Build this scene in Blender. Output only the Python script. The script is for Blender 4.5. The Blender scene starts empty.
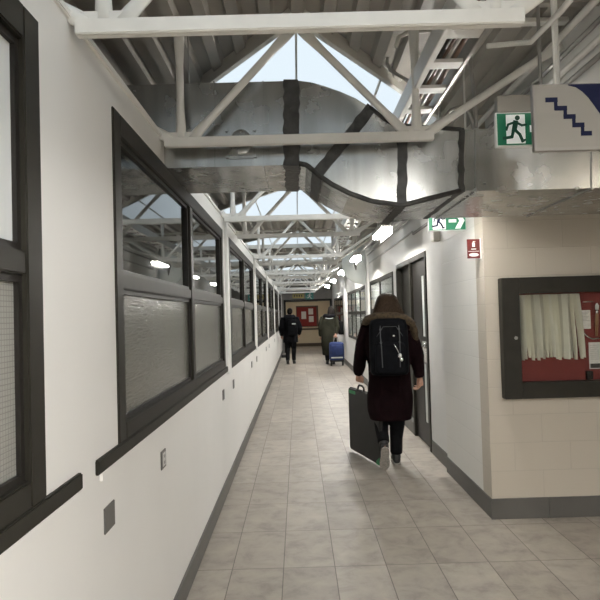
import bpy, bmesh, math, random
from mathutils import Vector, Matrix, noise
random.seed(7)
R = math.radians
S = bpy.context.scene
COL = S.collection
H0 = 1.5                                   # camera height above the floor

# ---------------------------------------------------------------- measuring helper (pixel -> point at a depth)
FPX, RHO, YAW, PIT = 600.0, 0.028, -0.0040319, -0.0248915
_c, _s = math.cos(RHO), math.sin(RHO)
def ray(px, py):
    u = (px-300)/FPX; v = (300-py)/FPX
    x, y, z = u*_c+v*_s, 1.0, -u*_s+v*_c
    x, y = x*math.cos(YAW)-y*math.sin(YAW), x*math.sin(YAW)+y*math.cos(YAW)
    y, z = y*math.cos(PIT)+z*math.sin(PIT), -y*math.sin(PIT)+z*math.cos(PIT)
    return Vector((x, y, z))
def P(px, py, y):
    d = ray(px, py); t = y/d.y
    return Vector((d.x*t, y, H0+d.z*t))

# ---------------------------------------------------------------- materials
MAT = {}
def nodes(name):
    m = bpy.data.materials.new(name); m.use_nodes = True
    nt = m.node_tree; b = nt.nodes['Principled BSDF']
    MAT[name] = m
    return m, nt, b
def N(nt, typ, **kw):
    n = nt.nodes.new(typ)
    for k, v in kw.items():
        if k in n.inputs: n.inputs[k].default_value = v
        else: setattr(n, k, v)
    return n
def rgba(c): return (c[0], c[1], c[2], 1.0)
def ramp(nt, fac, stops):
    r = N(nt, 'ShaderNodeValToRGB')
    e = r.color_ramp.elements
    while len(e) < len(stops): e.new(0.5)
    for i, (p, c) in enumerate(stops):
        e[i].position = p; e[i].color = rgba(c)
    nt.links.new(fac, r.inputs['Fac'])
    return r
def coords(nt, scale=(1,1,1)):
    t = N(nt, 'ShaderNodeTexCoord'); m = N(nt, 'ShaderNodeMapping')
    m.inputs['Scale'].default_value = scale
    nt.links.new(t.outputs['Object'], m.inputs['Vector'])
    return m.outputs['Vector']
def simple(name, c, rough=0.5, metal=0.0, var=0.08, scale=6.0, bump=0.0, bscale=60.0, stretch=(1,1,1), spec=0.5):
    m, nt, b = nodes(name)
    v = coords(nt, stretch)
    n = N(nt, 'ShaderNodeTexNoise', Scale=scale, Detail=4.0)
    nt.links.new(v, n.inputs['Vector'])
    lo = tuple(max(0, x*(1-var)) for x in c); hi = tuple(min(1, x*(1+var)) for x in c)
    r = ramp(nt, n.outputs['Fac'], [(0.3, lo), (0.7, hi)])
    nt.links.new(r.outputs['Color'], b.inputs['Base Color'])
    b.inputs['Roughness'].default_value = rough; b.inputs['Metallic'].default_value = metal
    b.inputs['Specular IOR Level'].default_value = spec
    if bump:
        n2 = N(nt, 'ShaderNodeTexNoise', Scale=bscale, Detail=3.0)
        nt.links.new(v, n2.inputs['Vector'])
        bp = N(nt, 'ShaderNodeBump', Strength=bump, Distance=0.01)
        nt.links.new(n2.outputs['Fac'], bp.inputs['Height'])
        nt.links.new(bp.outputs['Normal'], b.inputs['Normal'])
    return m
simple('white_wall', (0.80, 0.79, 0.765), 0.55, var=0.02, scale=1.5, bump=0.05, bscale=90)
simple('truss_paint', (0.74, 0.73, 0.69), 0.42, var=0.05, scale=9)
simple('deck_paint', (0.33, 0.31, 0.275), 0.5, var=0.08, scale=3)
simple('curb_paint', (0.60, 0.58, 0.53), 0.5, var=0.05)
simple('frame_dark', (0.024, 0.022, 0.017), 0.48, var=0.12, scale=12, spec=0.2)
simple('frame_black', (0.018, 0.016, 0.014), 0.45, var=0.1, scale=12, spec=0.25)
simple('frame_gray', (0.20, 0.19, 0.175), 0.45, var=0.08)
simple('base_gray', (0.105, 0.100, 0.092), 0.5, var=0.07, scale=5)
simple('sealant', (0.040, 0.040, 0.038), 0.5, var=0.5, scale=22, bump=0.5, bscale=40)
simple('conduit', (0.33, 0.32, 0.30), 0.4, metal=0.5, var=0.1)
simple('tray_paint', (0.66, 0.65, 0.62), 0.45, var=0.05)
simple('cable_black', (0.03, 0.028, 0.026), 0.5)
simple('cable_brown', (0.16, 0.09, 0.06), 0.5)
simple('plate_gray', (0.13, 0.125, 0.115), 0.5, var=0.05)
simple('plate_white', (0.55, 0.54, 0.52), 0.4, var=0.03)
simple('box_beige', (0.60, 0.57, 0.50), 0.5, var=0.04)
simple('sign_gray', (0.28, 0.265, 0.24), 0.55, var=0.03, spec=0.2)
simple('sign_edge', (0.27, 0.25, 0.23), 0.4, var=0.05)
simple('sign_navy', (0.004, 0.007, 0.036), 0.55, var=0.05, spec=0.15)
simple('sign_green', (0.012, 0.200, 0.095), 0.35, var=0.05)
simple('sign_dark_green', (0.010, 0.085, 0.050), 0.4, var=0.05)
simple('sign_white', (0.86, 0.87, 0.85), 0.4, var=0.02)
simple('sign_red', (0.13, 0.017, 0.015), 0.45, var=0.08)
simple('sign_yellow', (0.50, 0.42, 0.16), 0.5, var=0.1)
simple('sign_teal', (0.05, 0.26, 0.23), 0.4, var=0.1)
simple('cork_red', (0.19, 0.032, 0.027), 0.8, var=0.12, scale=40)
simple('cork_far', (0.22, 0.022, 0.020), 0.8, var=0.12, scale=20)
simple('sheet', (0.80, 0.77, 0.66), 0.75, var=0.04, scale=15)
simple('sheet_lit', (0.82, 0.80, 0.72), 0.75, var=0.04, scale=15)  # lighter copy of the paper, as a fold that catches light
simple('sheet_shaded', (0.60, 0.57, 0.49), 0.75, var=0.05, scale=15)  # darker copy of the paper, shade between the folds put into colour
simple('card', (0.72, 0.70, 0.68), 0.7, var=0.10, scale=60)
simple('print_gray', (0.36, 0.35, 0.35), 0.7, var=0.2, scale=50)
simple('print_dark', (0.06, 0.055, 0.05), 0.7, var=0.2, scale=50)
simple('wood_handle', (0.25, 0.14, 0.07), 0.5, var=0.2, scale=20)
simple('steel', (0.65, 0.64, 0.62), 0.25, metal=1.0, var=0.06)
simple('chrome', (0.82, 0.82, 0.82), 0.15, metal=1.0, var=0.02)
simple('skin', (0.52, 0.30, 0.21), 0.5, var=0.06, scale=12)
simple('hair_brown', (0.036, 0.022, 0.013), 0.6, var=0.5, scale=30, stretch=(6,6,0.6), bump=0.4, bscale=60, spec=0.12)
simple('hair_dark', (0.010, 0.008, 0.007), 0.7, var=0.4, scale=30, stretch=(6,6,0.6), spec=0.1)
simple('fur', (0.060, 0.040, 0.020), 0.9, var=0.5, scale=40)
simple('coat_maroon', (0.0075, 0.0026, 0.0035), 0.9, var=0.25, scale=14, bump=0.3, bscale=50, spec=0.08)
simple('coat_black', (0.007, 0.007, 0.009), 0.9, var=0.3, scale=14, bump=0.3, bscale=40, spec=0.1)
simple('coat_olive', (0.020, 0.020, 0.0125), 0.9, var=0.2, scale=10, bump=0.3, bscale=30, spec=0.2)
simple('cloth_black', (0.005, 0.005, 0.006), 0.9, var=0.3, scale=20, spec=0.15)
simple('pack_black', (0.0035, 0.0038, 0.005), 0.8, var=0.3, scale=20, bump=0.3, bscale=80, spec=0.08)
simple('pack_gray', (0.03, 0.032, 0.035), 0.6, var=0.2)
simple('shoe_black', (0.012, 0.012, 0.012), 0.6)
simple('sole_gray', (0.30, 0.28, 0.25), 0.7, var=0.25, scale=60)
simple('folio_black', (0.014, 0.0145, 0.014), 0.6, var=0.12, scale=5, spec=0.3)
simple('folio_green', (0.02, 0.20, 0.07), 0.6)
simple('trolley_blue', (0.018, 0.035, 0.125), 0.8, var=0.2, scale=12, bump=0.3, bscale=30)
simple('pale_gray', (0.55, 0.58, 0.56), 0.35, var=0.04, scale=3)
simple('rubber', (0.02, 0.02, 0.02), 0.7)
simple('beige_wall', (0.72, 0.62, 0.45), 0.6, var=0.04, scale=2)
simple('brown_trim', (0.085, 0.060, 0.040), 0.5, var=0.1)
simple('blind', (0.70, 0.71, 0.70), 0.8, var=0.05, scale=20, stretch=(1,8,0.2))
simple('pale_fill', (0.72, 0.74, 0.74), 0.3, var=0.04, scale=8, stretch=(1,6,0.2))  # opaque pale colour for the upper panes of the nearest left window
simple('room_gray', (0.30, 0.29, 0.27), 0.8, var=0.06)
simple('lamp_housing', (0.55, 0.55, 0.53), 0.4, var=0.04)

# galvanised sheet: slightly cloudy, brushed
m, nt, b = nodes('galvanised')
v = coords(nt)
vs = coords(nt, (4.0, 4.0, 0.35))
n = N(nt, 'ShaderNodeTexNoise', Scale=3.2, Detail=5.0); nt.links.new(vs, n.inputs['Vector'])
r = ramp(nt, n.outputs['Fac'], [(0.3, (0.36, 0.365, 0.355)), (0.7, (0.52, 0.525, 0.51))])
nt.links.new(r.outputs['Color'], b.inputs['Base Color'])
b.inputs['Metallic'].default_value = 0.95
n2 = N(nt, 'ShaderNodeTexNoise', Scale=9.0, Detail=3.0); nt.links.new(v, n2.inputs['Vector'])
r2 = ramp(nt, n2.outputs['Fac'], [(0.2, (0.22,)*3), (0.8, (0.30,)*3)])
nt.links.new(r2.outputs['Color'], b.inputs['Roughness'])
n3 = N(nt, 'ShaderNodeTexNoise', Scale=4.5, Detail=1.0); nt.links.new(v, n3.inputs['Vector'])
bp = N(nt, 'ShaderNodeBump', Strength=0.07, Distance=0.03); nt.links.new(n3.outputs['Fac'], bp.inputs['Height'])
nt.links.new(bp.outputs['Normal'], b.inputs['Normal'])

# painted concrete block
def block_mat(name, axis, c):
    m, nt, b = nodes(name)
    t = N(nt, 'ShaderNodeTexCoord'); sx = N(nt, 'ShaderNodeSeparateXYZ'); cx = N(nt, 'ShaderNodeCombineXYZ')
    nt.links.new(t.outputs['Object'], sx.inputs['Vector'])
    nt.links.new(sx.outputs['X' if axis == 'x' else 'Y'], cx.inputs['X']); nt.links.new(sx.outputs['Z'], cx.inputs['Y'])
    mp = N(nt, 'ShaderNodeMapping'); mp.inputs['Location'].default_value = (0.07, -0.138, 0)
    nt.links.new(cx.outputs['Vector'], mp.inputs['Vector'])
    br = N(nt, 'ShaderNodeTexBrick')
    for k, val in (('Color1', rgba(c)), ('Color2', rgba(tuple(x*0.985 for x in c))), ('Mortar', rgba(tuple(x*0.90 for x in c))), ('Scale', 1.0),
                   ('Mortar Size', 0.0035), ('Mortar Smooth', 0.6), ('Bias', 0.0), ('Brick Width', 0.40), ('Row Height', 0.20)):
        br.inputs[k].default_value = val
    nt.links.new(mp.outputs['Vector'], br.inputs['Vector'])
    nt.links.new(br.outputs['Color'], b.inputs['Base Color'])
    nz = N(nt, 'ShaderNodeTexNoise', Scale=110.0, Detail=3.0); nt.links.new(t.outputs['Object'], nz.inputs['Vector'])
    mx = N(nt, 'ShaderNodeMath', operation='MULTIPLY_ADD'); mx.inputs[1].default_value = -1.0
    nt.links.new(br.outputs['Fac'], mx.inputs[0])
    ml = N(nt, 'ShaderNodeMath', operation='MULTIPLY'); ml.inputs[1].default_value = 0.25
    nt.links.new(nz.outputs['Fac'], ml.inputs[0]); nt.links.new(ml.outputs[0], mx.inputs[2])
    bp = N(nt, 'ShaderNodeBump', Strength=0.35, Distance=0.006); nt.links.new(mx.outputs[0], bp.inputs['Height'])
    nt.links.new(bp.outputs['Normal'], b.inputs['Normal']); b.inputs['Roughness'].default_value = 0.5
block_mat('block_x_dim', 'x', (0.53, 0.48, 0.405))  # same white paint, with the dimmer, warmer light put into its colour
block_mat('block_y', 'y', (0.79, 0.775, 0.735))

# stone-look floor tiles laid in a grid
m, nt, b = nodes('floor_tile')
t = N(nt, 'ShaderNodeTexCoord'); mp = N(nt, 'ShaderNodeMapping'); mp.inputs['Location'].default_value = (-0.178+0.305*10, -3.604+0.61*12, 0)
nt.links.new(t.outputs['Object'], mp.inputs['Vector'])
br = N(nt, 'ShaderNodeTexBrick'); br.offset = 0.0; br.squash = 1.0
for k, val in (('Color1', (0.295, 0.260, 0.219, 1)), ('Color2', (0.365, 0.328, 0.280, 1)), ('Mortar', (0.13, 0.11, 0.09, 1)), ('Scale', 1.0),
               ('Mortar Size', 0.0030), ('Mortar Smooth', 0.2), ('Bias', 0.0), ('Brick Width', 0.305), ('Row Height', 0.61)):
    br.inputs[k].default_value = val
nt.links.new(mp.outputs['Vector'], br.inputs['Vector'])
# each tile shows another stretch of cloudy stone
fx = N(nt, 'ShaderNodeVectorMath', operation='DIVIDE'); fx.inputs[1].default_value = (0.305, 0.61, 1)
fl = N(nt, 'ShaderNodeVectorMath', operation='FLOOR'); sc = N(nt, 'ShaderNodeVectorMath', operation='MULTIPLY'); sc.inputs[1].default_value = (3.7, 5.3, 0)
ad = N(nt, 'ShaderNodeVectorMath', operation='ADD')
nt.links.new(mp.outputs['Vector'], fx.inputs[0]); nt.links.new(fx.outputs[0], fl.inputs[0]); nt.links.new(fl.outputs[0], sc.inputs[0])
nt.links.new(sc.outputs[0], ad.inputs[0]); nt.links.new(mp.outputs['Vector'], ad.inputs[1])
nz = N(nt, 'ShaderNodeTexNoise', Scale=6.0, Detail=8.0, Roughness=0.66, Distortion=0.35); nt.links.new(ad.outputs[0], nz.inputs['Vector'])
rp = ramp(nt, nz.outputs['Fac'], [(0.30, (0.70, 0.69, 0.68)), (0.5, (1.0, 1.0, 1.0)), (0.70, (1.18, 1.17, 1.15))])
mu = N(nt, 'ShaderNodeMix', data_type='RGBA', blend_type='MULTIPLY'); mu.inputs['Factor'].default_value = 1.0
nt.links.new(br.outputs['Color'], mu.inputs[6]); nt.links.new(rp.outputs['Color'], mu.inputs[7])
nt.links.new(mu.outputs[2], b.inputs['Base Color']); b.inputs['Roughness'].default_value = 0.48
bp = N(nt, 'ShaderNodeBump', Strength=0.3, Distance=0.003, invert=True); nt.links.new(br.outputs['Fac'], bp.inputs['Height']); nt.links.new(bp.outputs['Normal'], b.inputs['Normal'])

# clear double glazing: see-through, mirror-like at a glancing view
m, nt, b = nodes('clear_glass')
nt.nodes.remove(b); out = nt.nodes['Material Output']
tr = N(nt, 'ShaderNodeBsdfTransparent'); tr.inputs['Color'].default_value = (0.72, 0.74, 0.73, 1)
gl = N(nt, 'ShaderNodeBsdfGlossy', Roughness=0.01); gl.inputs['Color'].default_value = (0.92, 0.93, 0.92, 1)
fr = N(nt, 'ShaderNodeFresnel', IOR=1.95); ms = N(nt, 'ShaderNodeMixShader')
nt.links.new(fr.outputs[0], ms.inputs[0]); nt.links.new(tr.outputs[0], ms.inputs[1]); nt.links.new(gl.outputs[0], ms.inputs[2]); nt.links.new(ms.outputs[0], out.inputs[0])
m, nt, b = nodes('case_glass')
nt.nodes.remove(b); out = nt.nodes['Material Output']
tr = N(nt, 'ShaderNodeBsdfTransparent'); tr.inputs['Color'].default_value = (0.95, 0.96, 0.95, 1)
gl = N(nt, 'ShaderNodeBsdfGlossy', Roughness=0.02); fr = N(nt, 'ShaderNodeFresnel', IOR=1.22); ms = N(nt, 'ShaderNodeMixShader')
ge = N(nt, 'ShaderNodeNewGeometry'); iv_ = N(nt, 'ShaderNodeMath', operation='SUBTRACT'); iv_.inputs[0].default_value = 1.0; ml_ = N(nt, 'ShaderNodeMath', operation='MULTIPLY')
nt.links.new(ge.outputs['Backfacing'], iv_.inputs[1]); nt.links.new(iv_.outputs[0], ml_.inputs[0]); nt.links.new(fr.outputs[0], ml_.inputs[1])
nt.links.new(ml_.outputs[0], ms.inputs[0]); nt.links.new(tr.outputs[0], ms.inputs[1]); nt.links.new(gl.outputs[0], ms.inputs[2]); nt.links.new(ms.outputs[0], out.inputs[0])
# obscured ribbed glass
def obscure(name, c, grid):
    m, nt, b = nodes(name)
    t = N(nt, 'ShaderNodeTexCoord'); mp = N(nt, 'ShaderNodeMapping'); mp.inputs['Scale'].default_value = (1, 7, 80)
    nt.links.new(t.outputs['Object'], mp.inputs['Vector'])
    nz = N(nt, 'ShaderNodeTexNoise', Scale=1.6, Detail=3.0, Distortion=0.4); nt.links.new(mp.outputs['Vector'], nz.inputs['Vector'])
    bp = N(nt, 'ShaderNodeBump', Strength=0.30, Distance=0.006); nt.links.new(nz.outputs['Fac'], bp.inputs['Height']); nt.links.new(bp.outputs['Normal'], b.inputs['Normal'])
    b.inputs['Roughness'].default_value = 0.22; b.inputs['IOR'].default_value = 1.75
    b.inputs['Base Color'].default_value = rgba(c)
    if grid:
        s2 = N(nt, 'ShaderNodeSeparateXYZ'); c2 = N(nt, 'ShaderNodeCombineXYZ')
        nt.links.new(t.outputs['Object'], s2.inputs[0]); nt.links.new(s2.outputs['Y'], c2.inputs['X']); nt.links.new(s2.outputs['Z'], c2.inputs['Y'])
        br = N(nt, 'ShaderNodeTexBrick'); br.offset = 0.0
        for k, val in (('Color1', rgba(c)), ('Color2', rgba(c)), ('Mortar', rgba(tuple(x*0.72 for x in c))), ('Scale', 1.0), ('Mortar Size', 0.0011), ('Mortar Smooth', 0.1), ('Brick Width', 0.0127), ('Row Height', 0.0127)):
            br.inputs[k].default_value = val
        nt.links.new(c2.outputs[0], br.inputs['Vector']); nt.links.new(br.outputs['Color'], b.inputs['Base Color'])
obscure('obscure_glass', (0.15, 0.147, 0.125), False)
obscure('wired_glass', (0.32, 0.315, 0.29), True)
# skylight sheet
m, nt, b = nodes('skylight_sheet')
nt.nodes.remove(b); out = nt.nodes['Material Output']
tl = N(nt, 'ShaderNodeBsdfTranslucent'); tl.inputs['Color'].default_value = (0.90, 0.92, 0.93, 1)
nt.links.new(tl.outputs[0], out.inputs[0])
def emit(name, c, s):
    m, nt, b = nodes(name)
    b.inputs['Base Color'].default_value = rgba(c); b.inputs['Emission Color'].default_value = rgba(c); b.inputs['Emission Strength'].default_value = s
emit('lamp_glow', (1.0, 0.965, 0.91), 165.0)
emit('lamp_glow_hall', (1.0, 0.90, 0.76), 22.0)
emit('lamp_glow_added', (1.0, 0.985, 0.95), 300.0)  # glow of the lamp added for the near left wall
emit('lamp_glow_warm', (1.0, 0.86, 0.68), 26.0)
emit('exit_panel_white', (0.86, 0.90, 0.87), 0.25)
emit('exit_panel_green', (0.010, 0.160, 0.080), 0.15)

# ---------------------------------------------------------------- mesh builder
class MB:
    def __init__(s): s.bm = bmesh.new()
    def poly(s, vs, fs):
        V = [s.bm.verts.new(v) for v in vs]
        for f in fs:
            try: s.bm.faces.new([V[i] for i in f])
            except ValueError: pass
        return s
    def box(s, x0, x1, y0, y1, z0, z1, rot=None):
        vs = [Vector((x, y, z)) for x in (x0, x1) for y in (y0, y1) for z in (z0, z1)]
        if rot is not None:
            c = Vector(((x0+x1)/2, (y0+y1)/2, (z0+z1)/2)); vs = [rot @ (v-c)+c for v in vs]
        return s.poly(vs, [(0,1,3,2), (4,6,7,5), (0,4,5,1), (2,3,7,6), (0,2,6,4), (1,5,7,3)])
    def tube(s, pts, rad, n=10, flat=None):
        pts = [Vector(p) for p in pts]
        if not hasattr(rad, '__len__'): rad = [rad]*len(pts)
        rings = []; up = None
        for i, p in enumerate(pts):
            d = (pts[min(i+1, len(pts)-1)]-pts[max(i-1, 0)]).normalized()
            if up is None:
                up = Vector((0,1,0)) if abs(d.y) < 0.8 else Vector((1,0,0))
            a = d.cross(up).normalized(); bb = a.cross(d).normalized(); up = bb
            r = rad[i]
            ra, rb = r if hasattr(r, '__len__') else (r, r)
            rings.append([p+a*(ra*math.cos(2*math.pi*k/n))+bb*(rb*math.sin(2*math.pi*k/n)) for k in range(n)])
        return s.loft(rings)
    def loft(s, rings, cap=True, closed=True):
        n = len(rings[0]); V = [[s.bm.verts.new(p) for p in r] for r in rings]
        for i in range(len(V)-1):
            for k in range(n if closed else n-1):
                j = (k+1) % n
                s.bm.faces.new((V[i][k], V[i][j], V[i+1][j], V[i+1][k]))
        if cap and closed:
            s.bm.faces.new(V[0][::-1]); s.bm.faces.new(V[-1])
        return s
    def ell(s, c, r, n=16, m=10):
        c = Vector(c); rx, ry, rz = r if hasattr(r, '__len__') else (r, r, r)
        rings = []
        for i in range(1, m):
            a = math.pi*i/m - math.pi/2
            rings.append([c+Vector((rx*math.cos(a)*math.cos(2*math.pi*k/n), ry*math.cos(a)*math.sin(2*math.pi*k/n), rz*math.sin(a))) for k in range(n)])
        return s.loft(rings)
    def prism(s, pts, d):
        pts = [Vector(p) for p in pts]; d = Vector(d); n = len(pts)
        V = pts+[p+d for p in pts]
        return s.poly(V, [tuple(range(n))[::-1], tuple(range(n, 2*n))]+[(i, (i+1) % n, n+(i+1) % n, n+i) for i in range(n)])
    def build(s, name, mat, parent=None, bevel=0.0, smooth=False, at=None, remesh=0.0, relax=0, fn=None):
        bmesh.ops.recalc_face_normals(s.bm, faces=s.bm.faces[:])
        o = at if at is not None else (parent_origin(parent) if parent else Vector((0,0,0)))
        if parent is not None: o = parent_origin(parent)
        bmesh.ops.translate(s.bm, verts=s.bm.verts[:], vec=-o)
        if bevel:
            es = [e for e in s.bm.edges if len(e.link_faces) == 2 and e.calc_face_angle(0) > 0.6]
            bmesh.ops.bevel(s.bm, geom=es, offset=bevel, segments=2, affect='EDGES', clamp_overlap=True)
        me = bpy.data.meshes.new(name); s.bm.to_mesh(me); s.bm.free()
        if remesh:
            t = bpy.data.objects.new('temporary', me); COL.objects.link(t)
            md = t.modifiers.new('r', 'REMESH'); md.mode = 'VOXEL'; md.voxel_size = remesh
            if relax:
                ms_ = t.modifiers.new('s', 'SMOOTH'); ms_.factor = 0.5; ms_.iterations = relax
            me2 = bpy.data.meshes.new_from_object(t.evaluated_get(bpy.context.evaluated_depsgraph_get()))
            bpy.data.objects.remove(t); bpy.data.meshes.remove(me); me = me2; me.name = name; smooth = True
        if fn:
            for vv in me.vertices: vv.co = fn(vv.co)
        me.materials.clear(); me.materials.append(MAT[mat])
        if smooth:
            for p in me.polygons: p.use_smooth = True
        ob = bpy.data.objects.new(name, me); COL.objects.link(ob)
        if parent is not None: ob.parent = parent
        elif at is not None: ob.location = o
        return ob
def parent_origin(p):
    o = Vector(p.location)
    while p.parent: p = p.parent; o += p.location
    return o
def tag(o, label=None, cat=None, group=None, kind=None):
    if label: o['label'] = label
    if cat: o['category'] = cat
    if group: o['group'] = group
    if kind: o['kind'] = kind
    return o
def thing(name, loc, label, cat, group=None):
    o = bpy.data.objects.new(name, None); COL.objects.link(o); o.location = loc; o.empty_display_size = 0.1
    return tag(o, label, cat, group)
def copy_tree(o, loc, label=None):
    c = o.copy(); COL.objects.link(c); c.location = loc
    if label: c['label'] = label
    for ch in o.children:
        d = ch.copy(); COL.objects.link(d); d.parent = c
        for g in ch.children:
            e = g.copy(); COL.objects.link(e); e.parent = d
    return c
def struct(o, label, cat): return tag(o, label, cat, kind='structure')
ORD = ['first', 'second', 'third', 'fourth', 'fifth', 'sixth', 'seventh', 'eighth', 'ninth', 'tenth', 'eleventh', 'twelfth', 'thirteenth', 'fourteenth', 'fifteenth', 'sixteenth',
       'seventeenth', 'eighteenth', 'nineteenth', 'twentieth', 'twenty-first', 'twenty-second', 'twenty-third', 'twenty-fourth']

XL, XR, XP = -0.65, 1.385, 1.356          # left wall, right wall, right pilaster
YF = 4.333                                 # wall that faces us on the right
YD, YE = 24.0, 28.6                        # doorway at the far end, wall beyond it
ZD = 2.92                                  # underside of the roof deck
CX = 0.03                                  # middle of trusses and skylights

# ---------------------------------------------------------------- the setting
fb = MB().box(-4.4, 5.2, -4.0, YE+0.2, -0.12, 0.0)
struct(fb.build('floor', 'floor_tile'), 'beige stone look floor tiles laid in a straight grid', 'floor')

# roof deck: fluted steel sheet with pointed openings for the skylights
K = range(-2, 7)
def near(k, x): return 2.80+3.5*k+1.45*abs(x-CX)
def far(k): return 2.95+3.5*k+2.25
mb = MB()
prof = [(0.0, 0.0), (0.055, 0.0), (0.070, 0.038), (0.137, 0.038)]
xs = []; x = -4.4
while x < 5.2:
    for dx, dz in prof: xs.append((x+dx, ZD+dz))
    x += 0.152
for i in range(len(xs)-1):
    (xa, za), (xb, zb) = xs[i], xs[i+1]
    if abs((xa+xb)/2-CX) > 1.0: iv = [((-4.0, -4.0), (YE, YE))]
    else:
        iv = []; st = (-4.0, -4.0)
        for k in K:
            a = (near(k, xa), near(k, xb)); f = far(k)
            if f < -4.0 or a[0] > YE: continue
            if a[0] > st[0]: iv.append((st, a))
            st = (f, f)
        iv.append((st, (YE, YE)))
    for (s0, s1) in iv:
        mb.poly([(xa, s0[0], za), (xb, s0[1], zb), (xb, s1[1], zb), (xa, s1[0], za)], [(0,1,2,3)])
o = mb.build('ceiling', 'deck_paint'); struct(o, 'painted fluted steel roof deck above the corridor', 'ceiling')

# left wall with its row of windows
WINS = [(-1.60, 1.52), (2.14, 5.26), (5.74, 8.86), (9.34, 12.46), (12.94, 16.06), (16.54, 19.66), (20.14, 23.26)]
mb = MB(); x0, x1 = XL-0.18, XL
mb.box(x0, x1, -4.0, YD, 0.0, 1.03); mb.box(x0, x1, -4.0, YD, 2.26, 2.385)
ed = [-4.0]+[v for w in WINS for v in w]+[YD]
for i in range(0, len(ed), 2): mb.box(x0, x1, ed[i], ed[i+1], 1.03, 2.26)
wl = mb.build('wall_left', 'white_wall'); struct(wl, 'white painted left wall with a long row of dark windows', 'wall')
cap = MB().box(XL-0.20, XL+0.012, -4.0, YD, 2.385, 2.41); struct(cap.build('trim_1', 'white_wall', bevel=0.004), 'white cap along the top of the left wall', 'trim')
bb = MB().box(XL, XL+0.014, -4.0, YD, 0.0, 0.125); struct(bb.build('baseboard_left', 'base_gray', bevel=0.003), 'dark grey baseboard along the left wall', 'baseboard')
mb = MB()
for (a, b_) in WINS[1:]:
    mb.box(XL, XL+0.022, b_+0.16, b_+0.33, 0.99, 2.385)
struct(mb.build('trim_2', 'white_wall', bevel=0.004), 'white upright trims on the piers between left windows', 'trim')
mb = MB().box(XL, XL+0.010, -2.0, 1.75, 0.985, 1.012)
for (a, b_) in WINS[1:]: mb.box(XL, XL+0.010, a-0.20, b_+0.10, 0.985, 1.012)
struct(mb.build('trim_3', 'white_wall'), 'white bead under the dark window sills', 'trim')

wpos = ['nearest', 'second', 'third', 'fourth', 'fifth', 'sixth', 'farthest']
for i, (a, b_) in enumerate(WINS):
    w = thing('window_%d' % (i+1), (XL-0.06, (a+b_)/2, 1.03), 'dark framed window in the left wall, %s along the corridor from the camera' % wpos[i], 'window')
    w['kind'] = 'structure'
    xf, xb, xg = XL+0.008, XL-0.10, XL-0.020
    mid = (a+b_)/2
    f = MB()
    f.box(xb, xf, a, a+0.085, 1.06, 2.27); f.box(xb, xf, b_-0.085, b_, 1.06, 2.27)
    f.box(xb, xf, a+0.085, b_-0.085, 2.185, 2.27); f.box(xb, xf, a+0.085, b_-0.085, 1.06, 1.125)
    f.build('window_frame', 'frame_dark', w, bevel=0.004)
    f = MB().box(xb, xf, mid-0.045, mid+0.045, 1.125, 2.185); f.build('mullion', 'frame_dark', w, bevel=0.004)
    f = MB()
    for (p, q) in ((a+0.085, mid-0.045), (mid+0.045, b_-0.085)):
        f.box(xb, xf-0.004, p, q, 1.615, 1.672)
    f.build('rail', 'frame_dark', w, bevel=0.004)
    f = MB()                                       # glazing beads
    for (p, q) in ((a+0.085, mid-0.045), (mid+0.045, b_-0.085)):
        for (zl, zh) in ((1.125, 1.615), (1.672, 2.185)):
            for g in ((p, p+0.018, zl, zh), (q-0.018, q, zl, zh), (p+0.018, q-0.018, zl, zl+0.018), (p+0.018, q-0.018, zh-0.018, zh)):
                f.box(xg-0.006, xg+0.012, *g)
    f.build('glazing_bead', 'frame_black', w)
    for (p, q) in ((a+0.085, mid-0.045), (mid+0.045, b_-0.085)):
        MB().box(xg-0.006, xg, p, q, 1.672, 2.185).build('clear_pane' if i else 'pale_pane', 'clear_glass' if i else 'pale_fill', w)
        MB().box(xg-0.006, xg, p, q, 1.125, 1.615).build('obscured_pane', 'wired_glass' if i == 0 else 'obscure_glass', w)
    MB().box(xb, XL+0.012, a-0.24 if i else a, b_+(0.24 if i == 0 else 0.12), 1.012, 1.06).build('sill', 'frame_dark', w, bevel=0.004)

# the room behind the left wall, and the walls behind the camera
struct(MB().box(-4.6, -4.4, -4.0, YE, 0, 3.0).build('wall_far_left', 'room_gray'), 'grey wall of the dim room beyond the left windows', 'wall')
struct(MB().box(-4.6, 5.4, -4.2, -4.0, 0, 3.0).build('wall_back', 'white_wall'), 'white wall behind the camera', 'wall')
struct(MB().box(5.2, 5.4, -4.0, YF, 0, 3.0).build('wall_side', 'white_wall'), 'white end wall of the side hall', 'wall')

# right wall: block pilaster, wall with door and windows
struct(MB().box(XP, 5.2, YF, YF+0.2, 0, ZD).build('wall_front', 'block_x_dim'), 'painted block wall facing the camera behind the display case', 'wall')
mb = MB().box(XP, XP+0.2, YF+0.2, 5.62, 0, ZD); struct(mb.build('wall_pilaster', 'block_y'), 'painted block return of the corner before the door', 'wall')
DY0, DYM, DY1, DZ = 6.40, 7.32, 8.32, 2.15
WR = [(8.62, 11.35, 0.90, 2.09), (12.10, 16.5, 0.86, 2.07), (18.3, 22.6, 0.86, 2.07)]
mb = MB(); x0, x1 = XR, XR+0.22
mb.box(x0, x1, 5.62, DY0, 0, ZD); mb.box(x0, x1, DY0, DY1, DZ, ZD)
pv = DY1
for (a, b_, zl, zh) in WR:
    mb.box(x0, x1, pv, a, 0, ZD); mb.box(x0, x1, a, b_, 0, zl); mb.box(x0, x1, a, b_, zh, ZD); pv = b_
mb.box(x0, x1, pv, YD, 0, ZD)
struct(mb.build('wall_right', 'white_wall'), 'white right wall with the door and windows', 'wall')
struct(MB().box(XR-0.035, XR, 11.52, 11.95, 0, ZD).build('trim_4', 'white_wall', bevel=0.004), 'white pier between the two right hand windows', 'trim')
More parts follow.
